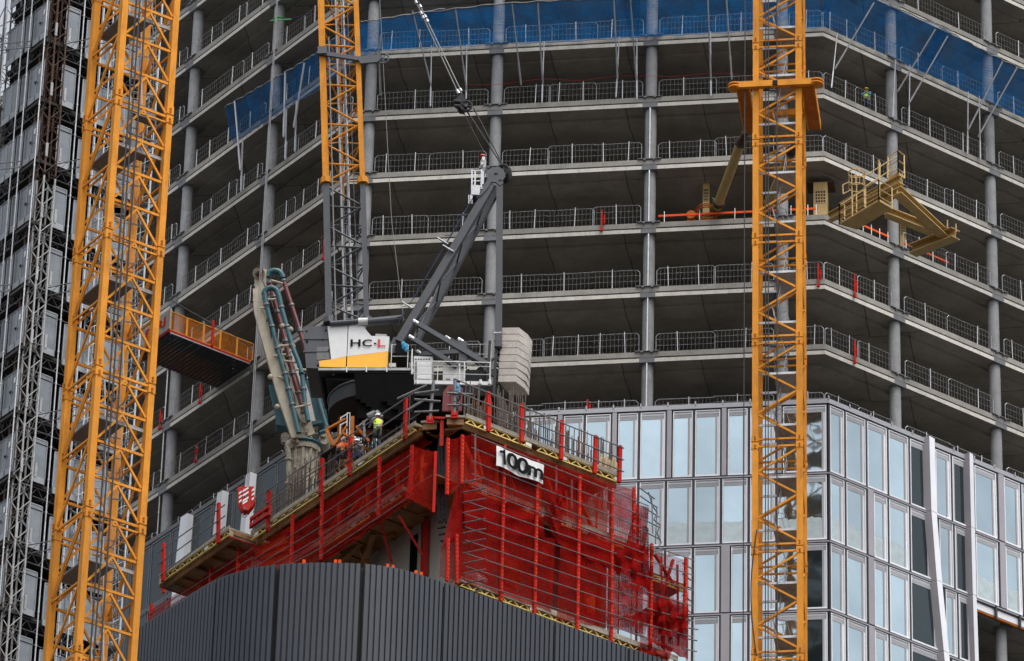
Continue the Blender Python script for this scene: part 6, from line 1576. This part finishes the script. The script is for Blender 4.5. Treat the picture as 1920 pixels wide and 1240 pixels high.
    ids.append(mb.add([W(base + (fx * math.cos(2 * math.pi * k / n) * (.165 if math.cos(2 * math.pi * k / n) > .3 else .135) + ly * math.sin(2 * math.pi * k / n) * .13) + u_ * .015) for k in range(n)]))
    for h_, r_ in prof: ids.append(mb.add([W(base + u_ * h_ + (fx * math.cos(2 * math.pi * k / n) * r_ * 1.1 + ly * math.sin(2 * math.pi * k / n) * r_)) for k in range(n)]))
    for i in range(len(ids) - 1):
        for k in range(n): mb.face(ids[i] + k, ids[i] + (k + 1) % n, ids[i + 1] + (k + 1) % n, ids[i + 1] + k)
    mb.face(*[ids[-1] + k for k in range(n)]); mesh('helmet', mb, helmet, t, smooth=True)
    mb = MB(); fc = hd_ + fx * .085
    for sg in (-1, 1): mb.sphere(W(fc + ly * sg * .032 + u_ * .0), .012 * s, 6, 4)
    mb.mi = 1; mb.sphere(W(fc + fx * .015 - u_ * .03), .018 * s, 6, 4)
    for sg in (-1, 1): mb.sphere(W(hd_ + ly * sg * .088 - u_ * .01), .022 * s, 6, 4)
    mb.mi = 2; mb.tube(W(fc - u_ * .065 + ly * .025), W(fc - u_ * .065 - ly * .025), .007 * s, 5)
    mesh('face', mb, ['ink', skin, 'maroon'], t, smooth=True); return t
def on_deck(px, Pf, off, z): # foot point on the deck plane behind an edge
    p = Pf(px, 850, off); return zed(p, z)
dk = on_deck(706, PL_, -.3, ZU + .3)
person(dk, 120, 'person in a white helmet and bright yellow vest leaning on the deck rail', dict(elr=(.18, -.24, 1.20), wrr=(.38, -.16, 1.18), ell=(.16, .26, 1.18), wrl=(.36, .2, 1.22), knl=(.06, .13, .5)), 'joint_grey', 'hivis', 'blackcloth', 'helmet_white')
person(zed(PL_(636, 870, -.25), ZU + .45), 60, 'person in an orange hi-vis jacket bending down behind the red posts', dict(waist=(.04, 0, 1.07), chest=(.14, 0, 1.29), neck=(.2, 0, 1.42), head=(.25, 0, 1.51), top=(.29, 0, 1.62), shl=(.14, .19, 1.36), shr=(.14, -.19, 1.36), ell=(.28, .26, 1.12), elr=(.28, -.26, 1.12), wrl=(.46, .2, 1.0), wrr=(.46, -.2, 1.0), knl=(.06, .13, .52)), 'hivis_orange', 'hivis_orange', 'blackcloth', 'helmet_white', 'skin_dark')
person(zed(PL_(676, 870, -.3), ZU - .05), 235, 'person crouching low at the deck edge beside the orange jacket', dict(pelvis=(0, 0, .5), waist=(.08, 0, .62), chest=(.2, 0, .82), neck=(.28, 0, .95), head=(.33, 0, 1.05), top=(.35, 0, 1.17), shl=(.2, .19, .9), shr=(.2, -.19, .9), ell=(.4, .22, .75), elr=(.4, -.22, .75), wrl=(.55, .12, .85), wrr=(.55, -.12, .85), hl=(.02, .1, .48), hr=(.02, -.1, .48), knl=(.4, .15, .5), knr=(.4, -.15, .5), anl=(.12, .13, .09), anr=(.12, -.13, .09), tol=(.3, .14, .04), tor=(.3, -.14, .04)), 'joint_grey', None, 'navy', 'helmet_white')
pb4 = atY(856, 790, 200.5)
person(zed(pb4, ZU + .25), 170, 'person in a blue helmet and light blue shirt standing by the red steel plate', dict(elr=(.14, -.2, 1.2), wrr=(.32, -.1, 1.1), ell=(-.05, .25, 1.15), wrl=(.05, .28, .92)), 'bluecloth', None, 'blackcloth', 'helmet_blue')
wf = onp(1625, 205, K1 - nR * .6, nR)
person(zed(wf, zk(7) + .6), 250, 'person in a yellow helmet and green-yellow vest on an open floor at the upper right', dict(elr=(.18, -.2, 1.2), wrr=(.34, -.02, 1.18), ell=(.18, .22, 1.2), wrl=(.36, .1, 1.22)), 'bluecloth', 'hivis', 'navy', 'helmet_yellow')
pf = C(905, 352, .5)
person(pf, 180, 'person in a red helmet on the small basket beside the head of the crane frame', dict(), 'white_dull', None, 'joint_grey', 'helmet_red')
# blue jacket hung at the foot of the A-frame
mb = MB(); 
for (x, y, r_) in ((756, 645, .10), (760, 650, .13), (762, 656, .10), (757, 652, .09)): mb.sphere(C(x, y, -.45), r_, 8, 6, (1, .6, 1.3))
tag(mesh('jacket', mb, 'bluecloth', loc=C(760, 650, -.45), smooth=True), 'bright blue jacket hung beside the foot of the grey crane frame', 'jacket')
# red steel plate and formwork head on the deck
mb = MB(); mb.prism([atY(829, 770, 203.2), atY(831, 735, 203.2), atY(840, 723, 203.2), atY(860, 722, 203.2), atY(868, 728, 203.2), atY(866, 770, 203.2)], V3((0, .12, 0))); mb.bar(atY(847, 724, 203.15), atY(846, 770, 203.15), .06)
tag(mesh('steel_plate', mb, 'plate_red', loc=atY(847, 770, 203.2)), 'dull red steel formwork plate standing behind the blue-helmeted worker', 'steel plate')
# red timber-like frames on the left platform
for i, (x, y, lab) in enumerate(((380, 1010, 'red steel bracket lying on the left end of the lower projecting platform'), (470, 985, 'red steel frame at the inner end of the deck below the striped hook block'))):
    p = onp(x, y, zed(aP, 0) - nP * .8, nP); p = zed(p, ZU + .05); mb = MB()
    for o in (0, .35): mb.bar(p + Z * (.1 + o), p + Z * (.1 + o) + dLc * -1.5, .14)
    for o in (0, .5, 1.0, 1.5): mb.bar(p - dLc * o, p - dLc * o + Z * .5, .1)
    tag(mesh('steel_bracket', mb, 'red_paint', loc=p), lab, 'bracket')
